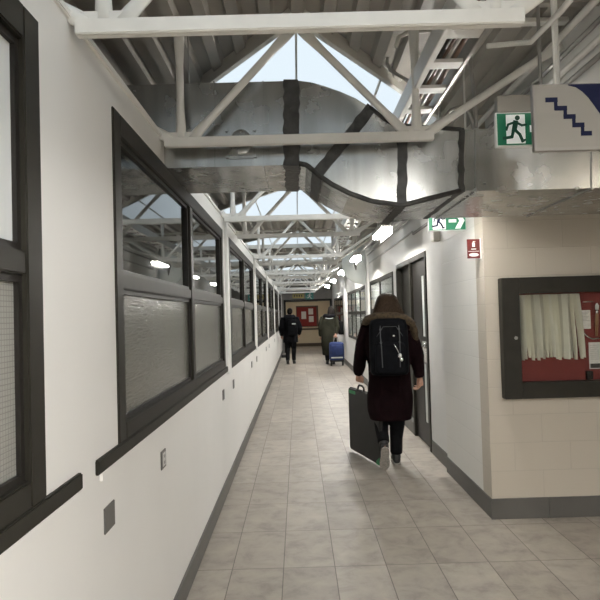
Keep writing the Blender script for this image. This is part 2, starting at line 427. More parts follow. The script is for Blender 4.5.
mb = MB(); mb.box(XP-0.012, XP, YF-0.012, 5.62, 0, 0.145); mb.box(XR-0.012, XR, 5.62, DY0-0.03, 0, 0.145)
for (p, q) in ((DY1+0.04, 11.52), (11.95, YD)): mb.box(XR-0.012, XR, p, q, 0, 0.145)
mb.box(XR-0.047, XR-0.035, 11.51, 11.96, 0, 0.145)
struct(mb.build('baseboard_right', 'base_gray', bevel=0.003), 'dark grey baseboard along the right wall', 'baseboard')
mb = MB(); xx = XP-0.012
for wdt in (0.415, 0.61, 0.61, 0.61, 0.61, 0.61, 0.4):
    mb.box(xx, xx+wdt-0.003, YF-0.013, YF-0.0005, 0, 0.145); xx += wdt
struct(mb.build('baseboard_front', 'base_gray'), 'dark grey tile baseboard below the display case', 'baseboard')
# header over the opening to the side hall
struct(MB().box(1.40, 1.55, -4.0, YF, 2.50, ZD).build('wall_header', 'white_wall'), 'plain header above the opening to the side hall', 'wall')

# door with side panel
d = thing('door_1', (XR+0.05, (DY0+DY1)/2, 0), 'dark brown door with narrow glass strip and dark side panel in the right wall', 'door'); d['kind'] = 'structure'
f = MB()
for (p, q) in ((DY0, DY0+0.06), (DYM-0.04, DYM+0.04), (DY1-0.06, DY1)): f.box(XR-0.012, XR+0.17, p, q, 0, DZ)
for (p, q) in ((DY0+0.06, DYM-0.04), (DYM+0.04, DY1-0.06)): f.box(XR-0.012, XR+0.17, p, q, DZ-0.06, DZ)
f.build('door_frame', 'frame_dark', d, bevel=0.003)
f = MB()
dx0, dx1 = XR+0.020, XR+0.065
p, q = DY0+0.063, DYM-0.043
f.box(dx0, dx1, p, p+0.19, 0.01, DZ-0.063); f.box(dx0, dx1, p+0.33, q, 0.01, DZ-0.063)
for (zl, zh) in ((0.01, 0.26), (0.92, 1.22), (1.90, DZ-0.063)): f.box(dx0, dx1, p+0.19, p+0.33, zl, zh)
leaf = f.build('door_leaf', 'frame_black', d, bevel=0.0)
for (zl, zh) in ((0.26, 0.92), (1.22, 1.90)): MB().box(dx0+0.006, dx0+0.025, p+0.19, p+0.33, zl, zh).build('glass_strip', 'pale_gray', leaf)
f = MB().box(dx0-0.012, dx0, p+0.10, p+0.30, 0.93, 1.17); f.build('lock_plate', 'steel', leaf, bevel=0.003)
f = MB().tube([(dx0-0.005, p+0.14, 1.12), (dx0-0.075, p+0.14, 1.12), (dx0-0.08, p+0.16, 1.12), (dx0-0.08, p+0.28, 1.115)], [0.012, 0.012, 0.013, 0.011], 10)
f.ell((dx0-0.02, p+0.14, 1.12), (0.02, 0.03, 0.03)); f.build('lever_handle', 'chrome', leaf, smooth=True)
MB().box(XR+0.06, XR+0.10, DYM+0.04, DY1-0.06, 0.14, DZ-0.06).build('side_panel', 'frame_dark', d)
MB().box(XR-0.010, XR+0.12, DYM+0.04, DY1-0.06, 0.0, 0.14).build('kick_sill', 'base_gray', d, bevel=0.003)

def right_window(n, a, b_, zl, zh, label, cols, pale):
    w = thing('window_%d' % n, (XR+0.05, (a+b_)/2, zl), label, 'window'); w['kind'] = 'structure'
    xf, xb = XR-0.014, XR+0.12
    f = MB()
    f.box(xf, xb, a, a+0.07, zl, zh); f.box(xf, xb, b_-0.07, b_, zl, zh); f.box(xf, xb, a+0.07, b_-0.07, zh-0.07, zh); f.box(xf, xb, a+0.07, b_-0.07, zl, zl+0.07)
    f.build('window_frame', 'frame_dark', w, bevel=0.004)
    zm = zl+(zh-zl)*0.54; st = (b_-a-0.14)/cols
    for k in range(1, cols): MB().box(xf, xb, a+0.07+k*st-0.05, a+0.07+k*st+0.05, zl+0.07, zh-0.07).build('mullion', 'frame_dark', w)
    for k in range(cols):
        p = a+0.07+k*st+(0.05 if k else 0); q = a+0.07+(k+1)*st-(0.05 if k < cols-1 else 0)
        MB().box(xf+0.004, xb, p, q, zm-0.035, zm+0.035).build('rail', 'frame_dark', w)
        MB().box(XR-0.006, XR-0.002, p, q, zm+0.035, zh-0.07).build('pane', 'case_glass', w)
        MB().box(XR-0.006, XR-0.002, p, q, zl+0.07, zm-0.035).build('pane', 'case_glass', w)
    if pale: MB().box(XR+0.004, XR+0.010, a+0.07, b_-0.07, zl+0.06, zh-0.06).build('blind', 'blind', w)
right_window(8, *WR[0], 'dark framed window in the right wall just beyond the door', 2, True)
right_window(9, *WR[1], 'dark framed window in the right wall beyond the white pier', 4, True)
right_window(10, *WR[2], 'dark framed window in the right wall nearest the far doorway', 4, False)
struct(MB().box(5.0, 5.2, YF+0.2, YE, 0, ZD).build('wall_far_right', 'room_gray'), 'wall of the rooms behind the right windows', 'wall')
struct(MB().box(XR+0.22, 5.0, 8.42, 8.52, 0, ZD).build('wall_partition', 'room_gray'), 'partition of the room behind the right windows', 'wall')

# far doorway and the wall beyond
mb = MB(); mb.box(-4.4, -0.56, YD, YD+0.15, 0, ZD); mb.box(1.36, 5.0, YD, YD+0.15, 0, ZD); mb.box(-0.56, 1.36, YD, YD+0.15, 2.10, ZD)
struct(mb.build('wall_doorway', 'room_gray'), 'grey header wall over the opening at the far end', 'wall')
mb = MB(); mb.box(-0.56, -0.48, YD-0.03, YD+0.16, 0, 2.10); mb.box(1.29, 1.36, YD-0.03, YD+0.16, 0, 2.10); mb.box(-0.56, 1.36, YD-0.03, YD+0.16, 2.04, 2.12)
struct(mb.build('door_2', 'frame_black', bevel=0.005), 'dark frame of the open doorway at the far end', 'door frame')
struct(MB().box(-4.4, 5.0, YE, YE+0.2, 0, ZD).build('wall_end', 'beige_wall'), 'beige wall beyond the far doorway', 'wall')
struct(MB().box(-4.4, 5.0, YE-0.015, YE, 0, 0.15).build('baseboard_end', 'brown_trim'), 'brown baseboard of the wall beyond the doorway', 'baseboard')
struct(MB().box(-4.4, 5.0, YE-0.04, YE, 0.78, 0.86).build('trim_5', 'brown_trim'), 'brown rail below the far notice board', 'trim')

# ---------------------------------------------------------------- roof trusses and skylights
def make_truss(y):
    t = thing('roof_truss', (CX, y, 2.335), None, 'roof truss', 'white roof trusses across the corridor')
    f = MB(); hw = 0.655
    L = [(-hw, -0.010), (hw, -0.010)]
    f.box(CX-hw, CX+hw, y+0.007, y+0.036, 2.370, 2.377); f.box(CX-hw, CX+hw, y, y+0.007, 2.332, 2.377); f.box(CX-hw, CX+hw, y+0.007, y+0.036, 2.332, 2.339)
    f.build('bottom_chord', 'truss_paint', t, bevel=0.003)
    f = MB().box(CX-1.33, CX+1.33, y-0.005, y+0.045, 2.893, 2.917); f.build('top_chord', 'truss_paint', t, bevel=0.004)
    def web(a, b_):
        a = Vector((a[0], y+0.021, a[1])); b_ = Vector((b_[0], y+0.021, b_[1])); d = (b_-a); l = d.length
        pts = [a+d*k for k in (0, 0.05/l, 0.16/l, 1-0.16/l, 1-0.05/l, 1)]
        fl_ = (0.026, 0.008)
        MB().tube(pts, [fl_, fl_, (0.019, 0.019), (0.019, 0.019), fl_, fl_], 12).build('web_member', 'truss_paint', t, smooth=True)
    for s in (-1, 1):
        web((CX+s*0.575, 2.365), (CX+s*0.575, 2.895))
        web((CX+s*0.53, 2.365), (CX+s*0.025, 2.895))
        web((CX+s*0.615, 2.365), (CX+s*1.30, 2.79))
        f = MB().box(CX+s*0.575-0.07, CX+s*0.575+0.07, y+0.015, y+0.027, 2.342, 2.405); f.build('gusset', 'truss_paint', t)
    return t
ys = []
for k in range(-1, 7): ys += [1.72+3.5*k, 2.885+3.5*k]
ys = [y for y in ys if -2.5 < y < YD-0.3]
proto = None; vis = [y for y in ys if y > 0.5]
for y in ys:
    if y < 0.5: lab = 'white roof truss above and behind the camera at depth %s' % ('one' if y < -1 else 'two')
    else:
        i = vis.index(y)
        lab = ['white steel roof truss nearest the camera, its chord crossing the top of the picture', 'white steel roof truss just in front of the sheet metal duct'][i] if i < 2 else \
            'white steel roof truss, %s one beyond the sheet metal duct' % ORD[i-2]
    if proto is None: proto = make_truss(y); proto['label'] = lab
    else: copy_tree(proto, (CX, y, 2.335), lab)

for k in range(-2, 6):
    a0, f0 = near(k, CX), far(k)
    if f0 < -3.5 or f0 > YD: continue
    lab = {-2: 'pointed skylight far behind the camera', -1: 'pointed skylight right above the camera', 0: 'pointed skylight above the sheet metal duct'}.get(k, 'pale pointed skylight, %s beyond the sheet metal duct' % ORD[max(0, k-1)])
    t = thing('skylight', (CX, (a0+f0)/2, ZD), lab, 'skylight', 'skylights along the corridor')
    e = 1.0
    ring = [(CX, a0), (CX+e, near(k, CX+e)), (CX+e, f0), (CX-e, f0), (CX-e, near(k, CX-e))]
    f = MB()
    for i in range(5):
        p = Vector((*ring[i], 0)); q = Vector((*ring[(i+1) % 5], 0)); d_ = (q-p).normalized(); nrm = Vector((d_.y, -d_.x, 0))
        p2 = p - d_*0.0; q2 = q
        f.poly([(v_.x, v_.y, z) for z in (ZD-0.045, ZD+0.03) for v_ in (p2, q2, q2+nrm*0.03, p2+nrm*0.03)], [(0,1,2,3), (7,6,5,4), (0,1,5,4), (1,2,6,5), (2,3,7,6), (3,0,4,7)])
    f.build('curb', 'curb_paint', t)
    f = MB().prism([(p[0], p[1], ZD+0.03) for p in ring], (0, 0, 0.012)); f.build('glazing', 'skylight_sheet', t)
    f = MB()
    for xo in (-0.52, 0.0, 0.52): f.box(CX+xo-0.006, CX+xo+0.006, near(k, CX+xo)+0.02, f0-0.02, ZD+0.012, ZD+0.029)
    f.build('glazing_bar', 'curb_paint', t)

# ---------------------------------------------------------------- sheet metal duct
YU = 3.0
SEC = [  # front top px, front bottom px, back depth
    ((110, 84.5), (110, 168), 3.63), ((285, 81), (285, 165), 3.63), ((299, 80.7), (299, 163.5), 3.63),
    ((312, 82.5), (306, 165), 3.63), ((324, 86), (309, 167), 3.63), ((340, 91.5), (311.5, 169), 3.63), ((356, 98.5), (314, 171), 3.63), ((371, 108), (317.5, 174.5), 3.63),
    ((378, 114), (332, 184.5), 3.62), ((385, 119.5), (350, 193.5), 3.62), ((393, 123.5), (371, 201), 3.61), ((401, 125.5), (399, 205), 3.60),
    ((403, 125.7), (403, 205), 3.60), ((461, 129.5), (461, 190.5), 3.85), ((480, 129), (480, 191), 3.85)]
def sec3(s):
    t = P(*s[0], YU); b_ = P(*s[1], YU); yb = s[2]
    return [t, b_, Vector((b_.x, yb, b_.z)), Vector((t.x, yb, t.z))]
rings = [sec3(s) for s in SEC]
L0 = [Vector((-2.6, v.y, v.z)) for v in rings[0]]
for v in L0: v.z = rings[1][[round(a.y, 3) == round(v.y, 3) and abs(a.z-v.z) < 0.1 for a in rings[1]].index(True)].z
rings[0] = L0
zt, zb_ = rings[-1][0].z, rings[-1][1].z
rings.append([Vector((4.8, v.y, v.z)) for v in rings[-1]])
duct = thing('air_duct', (0.4, 3.3, 2.0), 'galvanised sheet metal air duct with dark sealed joints crossing overhead', 'duct')
f = MB().loft(rings); f.build('casing', 'galvanised', duct)
def band(name, s_px, w0, w1, mat='sealant', out=0.006, jag=0.0):
    """strap around the duct between two sections given by front top / bottom points"""
    (t, b_, yb) = s_px
    T, B = P(*t, YU), P(*b_, YU); d_ = Vector((B.z-T.z, 0, -(B.x-T.x))).normalized()
    if d_.x < 0: d_ = -d_
    n = 14; ringA, ringB = [], []
    loop = [T, B, Vector((B.x, yb, B.z)), Vector((T.x, yb, T.z))]
    c = sum(loop, Vector())/4
    ro, ri = [], []
    for i in range(4):
        p, q = loop[i], loop[(i+1) % 4]
        for j in range(n):
            ro.append(p.lerp(q, j/n))
    def grow(v, amt):
        w = v.copy()
        w.y += -amt if v.y < (YU+yb)/2 else amt
        u = (B-T).normalized()
        side = (v-(T+B)/2).dot(u); w += u*(amt if side > 0 else -amt)
        return w
    rr = []
    for (off, amt) in ((-w0, -0.004), (-w0, out), (w1, out), (w1, -0.004)):
        rr.append([grow(v, amt)+d_*(off+(random.uniform(-jag, jag) if amt > 0 else 0)) for v in ro])
    return MB().loft(rr, cap=False).build(name, mat, duct)
band('sealant_band', ((291, 81), (291, 164.5), 3.63), 0.035, 0.040, jag=0.008)
band('sealant_band', ((371, 108), (317.5, 174.5), 3.63), 0.028, 0.028, jag=0.004)
band('sealant_band', ((402, 125.6), (402, 205), 3.60), 0.024, 0.024, jag=0.004)
band('sealant_band', ((461, 129.5), (461, 190.5), 3.85), 0.012, 0.016, jag=0.004)
for px in (214, 263): band('seam', ((px, 82.5), (px, 166), 3.63), 0.004, 0.004, 'galvanised', 0.006)
for px in (476, 592): band('seam', ((px, 129), (px, 191 if px < 500 else 188), 3.85), 0.005, 0.005, 'galvanised', 0.008)
# sealant along the lower front edge of the bend
ed = [rings[i][1] for i in range(2, 14)]
f = MB().tube([v+Vector((0, -0.002, 0.0)) for v in ed], 0.013, 8); f.build('edge_sealant', 'sealant', duct, smooth=True)
ed = [rings[i][0] for i in range(7, 14)]
f = MB().tube(ed, 0.011, 8); f.build('edge_sealant', 'sealant', duct, smooth=True)
# access hatch with buckled skin
c = P(241, 143.5, YU)
f = MB(); w, h_ = 0.066, 0.078
f.box(c.x-w, c.x+w, YU-0.012, YU-0.0005, c.z-h_, c.z+h_); hatch = f.build('access_hatch', 'galvanised', duct, bevel=0.005)
MB().ell((c.x, YU-0.010, c.z+0.005), (0.058, 0.006, 0.068)).build('hatch_bulge', 'galvanised', hatch, smooth=True)
for (sx, sz) in ((-1, -1), (1, -1), (-1, 1), (1, 1)): MB().box(c.x+sx*w*1.05-0.008, c.x+sx*w*1.05+0.008, YU-0.016, YU-0.004, c.z+sz*h_*0.85-0.007, c.z+sz*h_*0.85+0.007).build('hatch_catch', 'galvanised', hatch)
for xx in (-0.52,):
    z0 = P(200, 83, YU).z
    MB().tube([(xx, YU+0.02, z0-0.01), (xx, YU+0.02, ZD+0.03 if xx < 0 else z0+0.05)], 0.005, 6).build('hanger_rod', 'conduit', duct)

# ---------------------------------------------------------------- cable tray, conduits
tray = thing('cable_tray', (0.68, 5.0, 2.55), 'white ladder cable tray running along the ceiling right of the skylights', 'cable tray')
ty0, ty1 = -1.5, 22.0; tz = 2.585
MB().box(0.595, 0.625, ty0, ty1, tz, tz+0.095).build('side_rail', 'tray_paint', tray, bevel=0.003)
MB().box(0.755, 0.775, ty0, ty1, tz, tz+0.095).build('side_rail', 'conduit', tray, bevel=0.003)
y = ty0+0.2; rung = None
while y < 12:
    r_ = MB().box(0.625, 0.755, y, y+0.075, tz+0.004, tz+0.02)
    r_.build('rung', 'tray_paint', tray); y += 0.30
def lone_tube(name, pts, r, mat, label, cat, group=None, n=8):
    o = MB().tube(pts, r, n).build(name, mat, smooth=True, at=Vector(pts[0])); return tag(o, label, cat, group)
for i, (xx, mt, r_, cn) in enumerate(((0.650, 'cable_black', 0.011, 'black cable lying against the white rail of the tray'), (0.676, 'cable_brown', 0.010, 'brown cable lying second from the white rail of the tray'),
                                  (0.700, 'plate_white', 0.009, 'pale cable lying in the middle of the cable tray'), (0.725, 'cable_brown', 0.011, 'brown cable lying beside the grey rail of the tray'))):
    pts = [(xx+0.008*math.sin(j*1.3+i), ty0+j*0.6, tz+0.032+0.004*math.sin(j*0.9+2*i)) for j in range(24)]
    lone_tube('cable', pts, r_, mt, cn, 'cable', 'cables in the tray')
for i, (xx, zz, r_, cn) in enumerate(((1.355, 2.60, 0.013, 'lowest grey conduit along the header above the side hall'), (1.345, 2.665, 0.016, 'second lowest grey conduit along the header'),
                                  (1.34, 2.74, 0.012, 'third grey conduit up along the header'), (1.30, 2.80, 0.017, 'topmost thick grey conduit near the roof deck on the right'))):
    lone_tube('conduit', [(xx, -2.0, zz), (xx, 5.0, zz), (xx, 11.4, zz)], r_, 'truss_paint' if i % 2 else 'conduit', cn, 'conduit', 'conduits along the right')
lone_tube('conduit', [P(388, 55, 3.4), P(387, 63, 3.4), P(390, 70, 3.4), P(398, 75, 3.4), P(413, 83, 3.4)], 0.010, 'conduit', 'short kinked conduit under the deck right of the nearest skylight', 'conduit')
lone_tube('conduit', [P(396, 47, 3.0)+Vector((0, 0, 0.0)), P(399, 37, 3.0), P(408, 33, 3.0), P(430, 31, 3.0), P(433, 31, 3.0)+Vector((0.03, 0, 0.14))], 0.011, 'curb_paint', 'pale bent conduit near the deck above the cable tray', 'conduit')
lone_tube('conduit', [P(469, 70, 3.1)+Vector((0, 0, 0.28)), P(471, 70, 3.1), P(474, 92, 3.1), P(476, 120, 3.1), P(476, 134, 3.1)], 0.010, 'conduit', 'upright grey conduit dropping to the duct beside the cable tray', 'conduit')
lone_tube('conduit', [P(446, 116, 3.1), P(450, 110, 3.1), P(462, 106, 3.1), P(470, 114, 3.1), P(473, 125, 3.1), P(473, 134, 3.1)], 0.008, 'conduit', 'curled flexible conduit over the duct corner', 'conduit')
lone_tube('conduit', [P(487, 46, 2.4), P(531, 42, 2.4), P(560, 12, 2.0), P(570, 0, 1.9)], 0.011, 'truss_paint', 'pale conduit crossing under the deck towards the upper right corner', 'conduit')
o = MB().box(1.10, 1.38, 2.60, 2.64, 2.84, 2.915).build('strut_channel', 'deck_paint', at=Vector((1.2, 2.62, 2.84))); tag(o, 'grey strut channel under the roof deck above the stair sign', 'strut')
a = P(556, 47, 2.45); b_ = P(557, 84, 2.45)
o = MB().tube([(a.x, 2.45, ZD), (a.x, 2.45, b_.z-0.02)], 0.012, 8).build('sign_hanger', 'truss_paint', at=Vector((a.x, 2.45, b_.z))); tag(o, 'pale hanger rod above the stair sign', 'hanger')
# raceway on the wall over the door
o = MB().box(XR-0.022, XR, 5.9, 7.0, 2.40, 2.425).build('wall_raceway', 'frame_gray', at=Vector((XR, 6.4, 2.41))); tag(o, 'thin grey raceway on the right wall above the door', 'raceway')
o = MB().box(XR-0.02, XR, 7.05, 11.3, 2.435, 2.452).build('wall_raceway', 'plate_white', at=Vector((XR, 9, 2.44))); tag(o, 'thin white raceway on the wall above the window beyond the door', 'raceway')

# ---------------------------------------------------------------- lamps
def lamp(name, c, ln, axis, label, mat='lamp_glow', group=None):
    t = thing(name, c, label, 'light fixture', group)
    cx, cy, cz = c
    hx, hy = (0.055, ln/2) if axis == 'y' else (ln/2, 0.055)
    MB().box(cx-hx, cx+hx, cy-hy, cy+hy, cz, cz+0.055).build('housing', 'lamp_housing', t, bevel=0.004)
    MB().box(cx-hx*0.92, cx+hx*0.92, cy-hy*0.98, cy+hy*0.98, cz-0.034, cz-0.001).build('lens', mat, t, bevel=0.012)
    if axis == 'y': MB().box(cx+hx, cx+hx+0.006, cy-hy, cy+hy, cz-0.075, cz+0.055).build('added_shield', 'lamp_housing', t)  # plate added to keep the lamp light off the right wall
    for s in (-0.35, 0.35):
        p = (cx, cy+s*ln, cz+0.05) if axis == 'y' else (cx+s*ln, cy, cz+0.05)
        MB().tube([p, (p[0], p[1], ZD+0.03)], 0.006, 6).build('hanger', 'truss_paint', t)
LY = [(-3.3, 'linear lamp on the right far behind the camera'), (-0.3, 'linear lamp on the right just behind the camera'), (3.83, 'linear lamp hidden behind the duct'), (7.12, 'bright linear lamp above the door, nearest of the lamps in view'),
      (10.4, 'second bright linear lamp along the right, in front of the round disc'), (13.7, 'third bright linear lamp along the right wall'), (17.1, 'fourth bright linear lamp along the right wall'), (20.4, 'farthest bright linear lamp along the right wall')]
for y, lab in LY: lamp('linear_lamp', (1.02, y, 2.46), 0.9, 'y', lab, group='linear lamps along the right wall')
lamp('unseen_lamp', (3.4, 0.2, 2.62), 1.6, 'x', 'linear lamp across the side hall outside the right edge', 'lamp_glow_hall')
lamp('unseen_lamp', (1.95, -1.5, 2.62), 1.6, 'y', 'added linear lamp behind the camera brightening the near left wall', 'lamp_glow_added')  # lamp added to brighten the left wall near the camera
lamp('unseen_lamp', (0.3, YE-2.2, 2.5), 1.6, 'x', 'linear lamp beyond the far doorway', 'lamp_glow_warm')
o = MB()
lone_tube('conduit', [(1.12, 4.6, 2.56), (1.12, 11.3, 2.56)], 0.010, 'truss_paint', 'white conduit linking the linear lamps on the right', 'conduit')

# ---------------------------------------------------------------- signs
def flatpoly(mb, pts2, org, ux, uz, d, th):
    """pts2 in a plane (u right, v up) extruded by th along d"""
    mb.prism([org+ux*u+uz*v for (u, v) in pts2], d*th)
def thick_line(pts, w):
    out = []
    for i in range(len(pts)-1):
        a = Vector(pts[i]).to_2d() if len(pts[i]) > 2 else Vector(pts[i]); b_ = Vector(pts[i+1]); d_ = (b_-a).normalized(); n = Vector((-d_.y, d_.x))*w/2
        a = a-d_*w*0.3; b_ = b_+d_*w*0.3
        out.append([a+n, a-n, b_-n, b_+n])
    return out
def disc(c, r, n=14): return [(c[0]+r*math.cos(2*math.pi*k/n), c[1]+r*math.sin(2*math.pi*k/n)) for k in range(n)]
def runner(mb, org, ux, uz, d, s, flip=False, z=0.0):
    """running figure in a unit box about 1 high"""
    fx_ = -1 if flip else 1
    parts = [disc((0.08, 0.84), 0.085)]
    for pts, w in (([(0.02, 0.70), (-0.04, 0.42)], 0.17), ([(0.03, 0.70), (0.22, 0.58), (0.36, 0.60)], 0.075), ([(0.0, 0.70), (-0.24, 0.62), (-0.30, 0.44)], 0.075),
                   ([(-0.02, 0.44), (0.14, 0.28), (0.24, 0.04)], 0.10), ([(-0.06, 0.44), (-0.12, 0.20), (-0.40, 0.16)], 0.10), ([(0.20, 0.05), (0.32, 0.09)], 0.07)):
        parts += thick_line([Vector(p) for p in pts], w)
    for i, pp in enumerate(parts):
        flatpoly(mb, [(fx_*p[0]*s, p[1]*s) for p in pp], org, ux, uz, d, 0.0012+0.0001*(i % 4))
UX, UZ, DF = Vector((1,0,0)), Vector((0,0,1)), Vector((0,-1,0))

def exit_sign(y, lx, rx, zb, zt, label, arrow, mountz):
    t = thing('exit_sign', ((lx+rx)/2, y, zb), label, 'exit sign')
    W, Hh = rx-lx, zt-zb
    MB().box(lx, rx, y-0.012, y+0.012, zb, zt).build('panel', 'sign_white', t, bevel=0.002)
    b_ = 0.006
    f = MB().box(lx+b_, rx-b_, y-0.0135, y-0.0118, zb+b_, zt-b_); f.build('green_field', 'exit_panel_green', t)
    wx0 = lx+W*0.13; wx1 = lx+W*0.37
    if arrow: wx0, wx1 = lx+W*0.12, lx+W*0.46
    MB().box(wx0, wx1, y-0.0148, y-0.0132, zb+Hh*0.08, zt-Hh*0.08).build('white_door', 'exit_panel_white', t)
    f = MB(); runner(f, Vector(((wx0+wx1)/2-0.002, y-0.0147, zb+Hh*0.10)), UX, UZ, DF, Hh*0.86)
    f.build('running_figure', 'sign_dark_green' if not arrow else 'sign_navy', t)
    f = MB()
    if arrow:
        ax0, az = lx+W*0.54, zb+Hh*0.5
        for pp in ([(0, 0.012), (0, -0.012), (W*0.20, -0.012), (W*0.20, 0.012)], [(W*0.16, Hh*0.40), (W*0.30, Hh*0.40), (W*0.42, 0), (W*0.28, 0)], [(W*0.16, -Hh*0.40), (W*0.28, 0), (W*0.42, 0), (W*0.30, -Hh*0.40)]):
            flatpoly(f, pp, Vector((ax0, y-0.0132, az)), UX, UZ, DF, 0.0015)
    else:
        f.box(lx+W*0.43, lx+W*0.60, y-0.0148, y-0.0132, zb+Hh*0.40, zb+Hh*0.60)
        flatpoly(f, [(0, Hh*0.3), (W*0.2, 0), (0, -Hh*0.3)], Vector((lx+W*0.60, y-0.0132, zb+Hh*0.5)), UX, UZ, DF, 0.0015)
    f.build('arrow', 'exit_panel_white', t)
    MB().box(lx+0.008, rx-0.02, y-0.02, y+0.02, zt, mountz).build('mount_box', 'deck_paint' if not arrow else 'box_beige', t, bevel=0.002)
    return t
A, B = P(495.5, 147.5, 2.5), P(494, 114, 2.5)
es = exit_sign(2.5, A.x, A.x+0.33, A.z-0.001, B.z+0.002, 'green running figure exit sign partly behind the stair sign', False, P(497, 97, 2.5).z)
MB().tube([(A.x+0.2, 2.5, P(497, 97, 2.5).z), (A.x+0.2, 2.5, ZD)], 0.008, 8).build('stem', 'conduit', es)
A = P(428, 231.5, 4.75)
e2 = exit_sign(4.75, A.x, XP-0.002, A.z, A.z+0.155, 'green exit sign with arrow on the right wall, half hidden by the duct', True, A.z+0.21)

# stair sign
ys_ = 2.2
A = P(533.5, 152, ys_); Bt = P(532, 86, ys_)
sx0, sz0, sz1 = A.x, A.z, Bt.z; sx1 = sx0+0.40
t = thing('stair_sign', ((sx0+sx1)/2, ys_, sz0), 'grey hanging sign with navy stair symbol and navy corner', 'sign')
MB().box(sx0, sx1, ys_-0.014, ys_+0.014, sz0, sz1).build('sign_body', 'sign_edge', t, bevel=0.002)
MB().box(sx0+0.008, sx1-0.006, ys_-0.0155, ys_-0.0135, sz0+0.010, sz1-0.004).build('face', 'sign_gray', t)
pts = [P(p[0], p[1], ys_) for p in ((566, 87.0), (574, 89), (580, 93), (586, 99), (592, 107), (597, 114), (601, 120), (608, 128), (620, 137), (640, 146))]
f = MB(); poly = [(v.x, v.z) for v in pts]+[(sx1-0.006, pts[-1].z), (sx1-0.006, sz1-0.004), (pts[0].x, sz1-0.004)]
f.prism([(x_, ys_-0.0154, z_) for x_, z_ in poly], (0, -0.0012, 0)); f.build('navy_corner', 'sign_navy', t)
f = MB(); s = 8.4
seq = [((544, 556), (99.5, 103.2))]
# stair zigzag: treads and risers going down to the right
tx = [543.5, 553, 561.5, 570.2, 578.8]; tyv = [99.3, 107.6, 115.9, 124.2, 132.5]
for i in range(5):
    a = P(tx[i], tyv[i], ys_); c_ = P(tx[i]+(12.2 if i < 4 else 11.0), tyv[i]+4.2, ys_)
    f.box(a.x, c_.x, ys_-0.0172, ys_-0.0152, c_.z, a.z)
    if i < 4:
        r0 = P(tx[i]+8.4, tyv[i], ys_); r1 = P(tx[i]+12.2, tyv[i]+12.4, ys_)
        f.box(r0.x, r1.x, ys_-0.0173, ys_-0.0151, r1.z, r0.z-0.001)
f.build('stair_symbol', 'sign_navy', t)
for xx in (sx0+0.09, sx1-0.06): MB().tube([(xx, ys_, sz1), (xx, ys_, ZD+0.02)], 0.006, 8).build('hanger', 'truss_paint', t)

# fire extinguisher flag sign
yq = 4.40; a = P(467.5, 258.5, yq); c_ = P(482, 239, yq)
t = thing('fire_extinguisher_sign', (c_.x, yq, a.z), 'small dark red fire extinguisher sign on the block corner', 'sign')
MB().box(a.x, XP, yq-0.006, yq+0.006, a.z, c_.z).build('panel', 'sign_red', t, bevel=0.001)
MB().box(XP-0.006, XP-0.0005, yq-0.02, yq+0.02, a.z-0.006, c_.z+0.004).build('flange', 'sign_white', t)
f = MB(); mx_ = (a.x+XP-0.006)/2; yf = yq-0.0075; hh = c_.z-a.z
f.box(mx_-0.010, mx_+0.010, yf, yf+0.0016, a.z+hh*0.60, a.z+hh*0.82); f.box(mx_-0.005, mx_+0.005, yf, yf+0.0016, a.z+hh*0.82, a.z+hh*0.88); f.box(mx_-0.003, mx_+0.014, yf, yf+0.0016, a.z+hh*0.86, a.z+hh*0.89)
f.box(mx_-0.018, mx_+0.018, yf, yf+0.0016, a.z+hh*0.46, a.z+hh*0.50); f.box(mx_-0.040, mx_+0.040, yf, yf+0.0016, a.z+hh*0.355, a.z+hh*0.375)
f.prism([(mx_+u, yf, a.z+hh*0.18+v) for (u, v) in [(0.036*math.cos(q), 0.013*math.sin(q)) for q in [2*math.pi*k/14 for k in range(14)]]], (0, 0.0016, 0))
f.build('symbol', 'sign_white', t)
# small beige box on the wall
c_ = P(445, 236, 5.72)
o = MB().box(XR-0.075, XR, 5.68, 5.80, c_.z-0.045, c_.z+0.05).build('wall_box', 'box_beige', at=Vector((XR, 5.74, c_.z)), bevel=0.006); tag(o, 'small beige box on the right wall below the half hidden exit sign', 'wall box')

# round pale disc sticking out of the right wall
t = thing('round_disc', (1.28, 11.7, 2.47), 'large round pale disc projecting from the right wall below the lamps', 'disc')
f = MB(); rings_ = []
for (rr_, yy) in ((0.02, 11.63), (0.18, 11.640), (0.30, 11.665), (0.385, 11.70), (0.40, 11.715), (0.40, 11.735), (0.385, 11.74), (0.02, 11.742)):
    rings_.append([(min(1.28+rr_*math.cos(2*math.pi*k/40), 1.345), yy, 2.47+rr_*math.sin(2*math.pi*k/40)) for k in range(40)])
f.loft(rings_); f.build('dome', 'pale_gray', t, smooth=True)
f = MB().tube([(1.28, 11.745, 2.47), (1.37, 11.80, 2.55)], 0.02, 8); f.build('bracket', 'frame_gray', t)
f = MB(); f.tube([(1.12, 11.62, 2.62), (1.14, 11.61, 2.42), (1.15, 11.62, 2.34)], [(0.03, 0.02), (0.025, 0.02), (0.008, 0.008)], 8); f.build('handle', 'frame_gray', t, smooth=True)

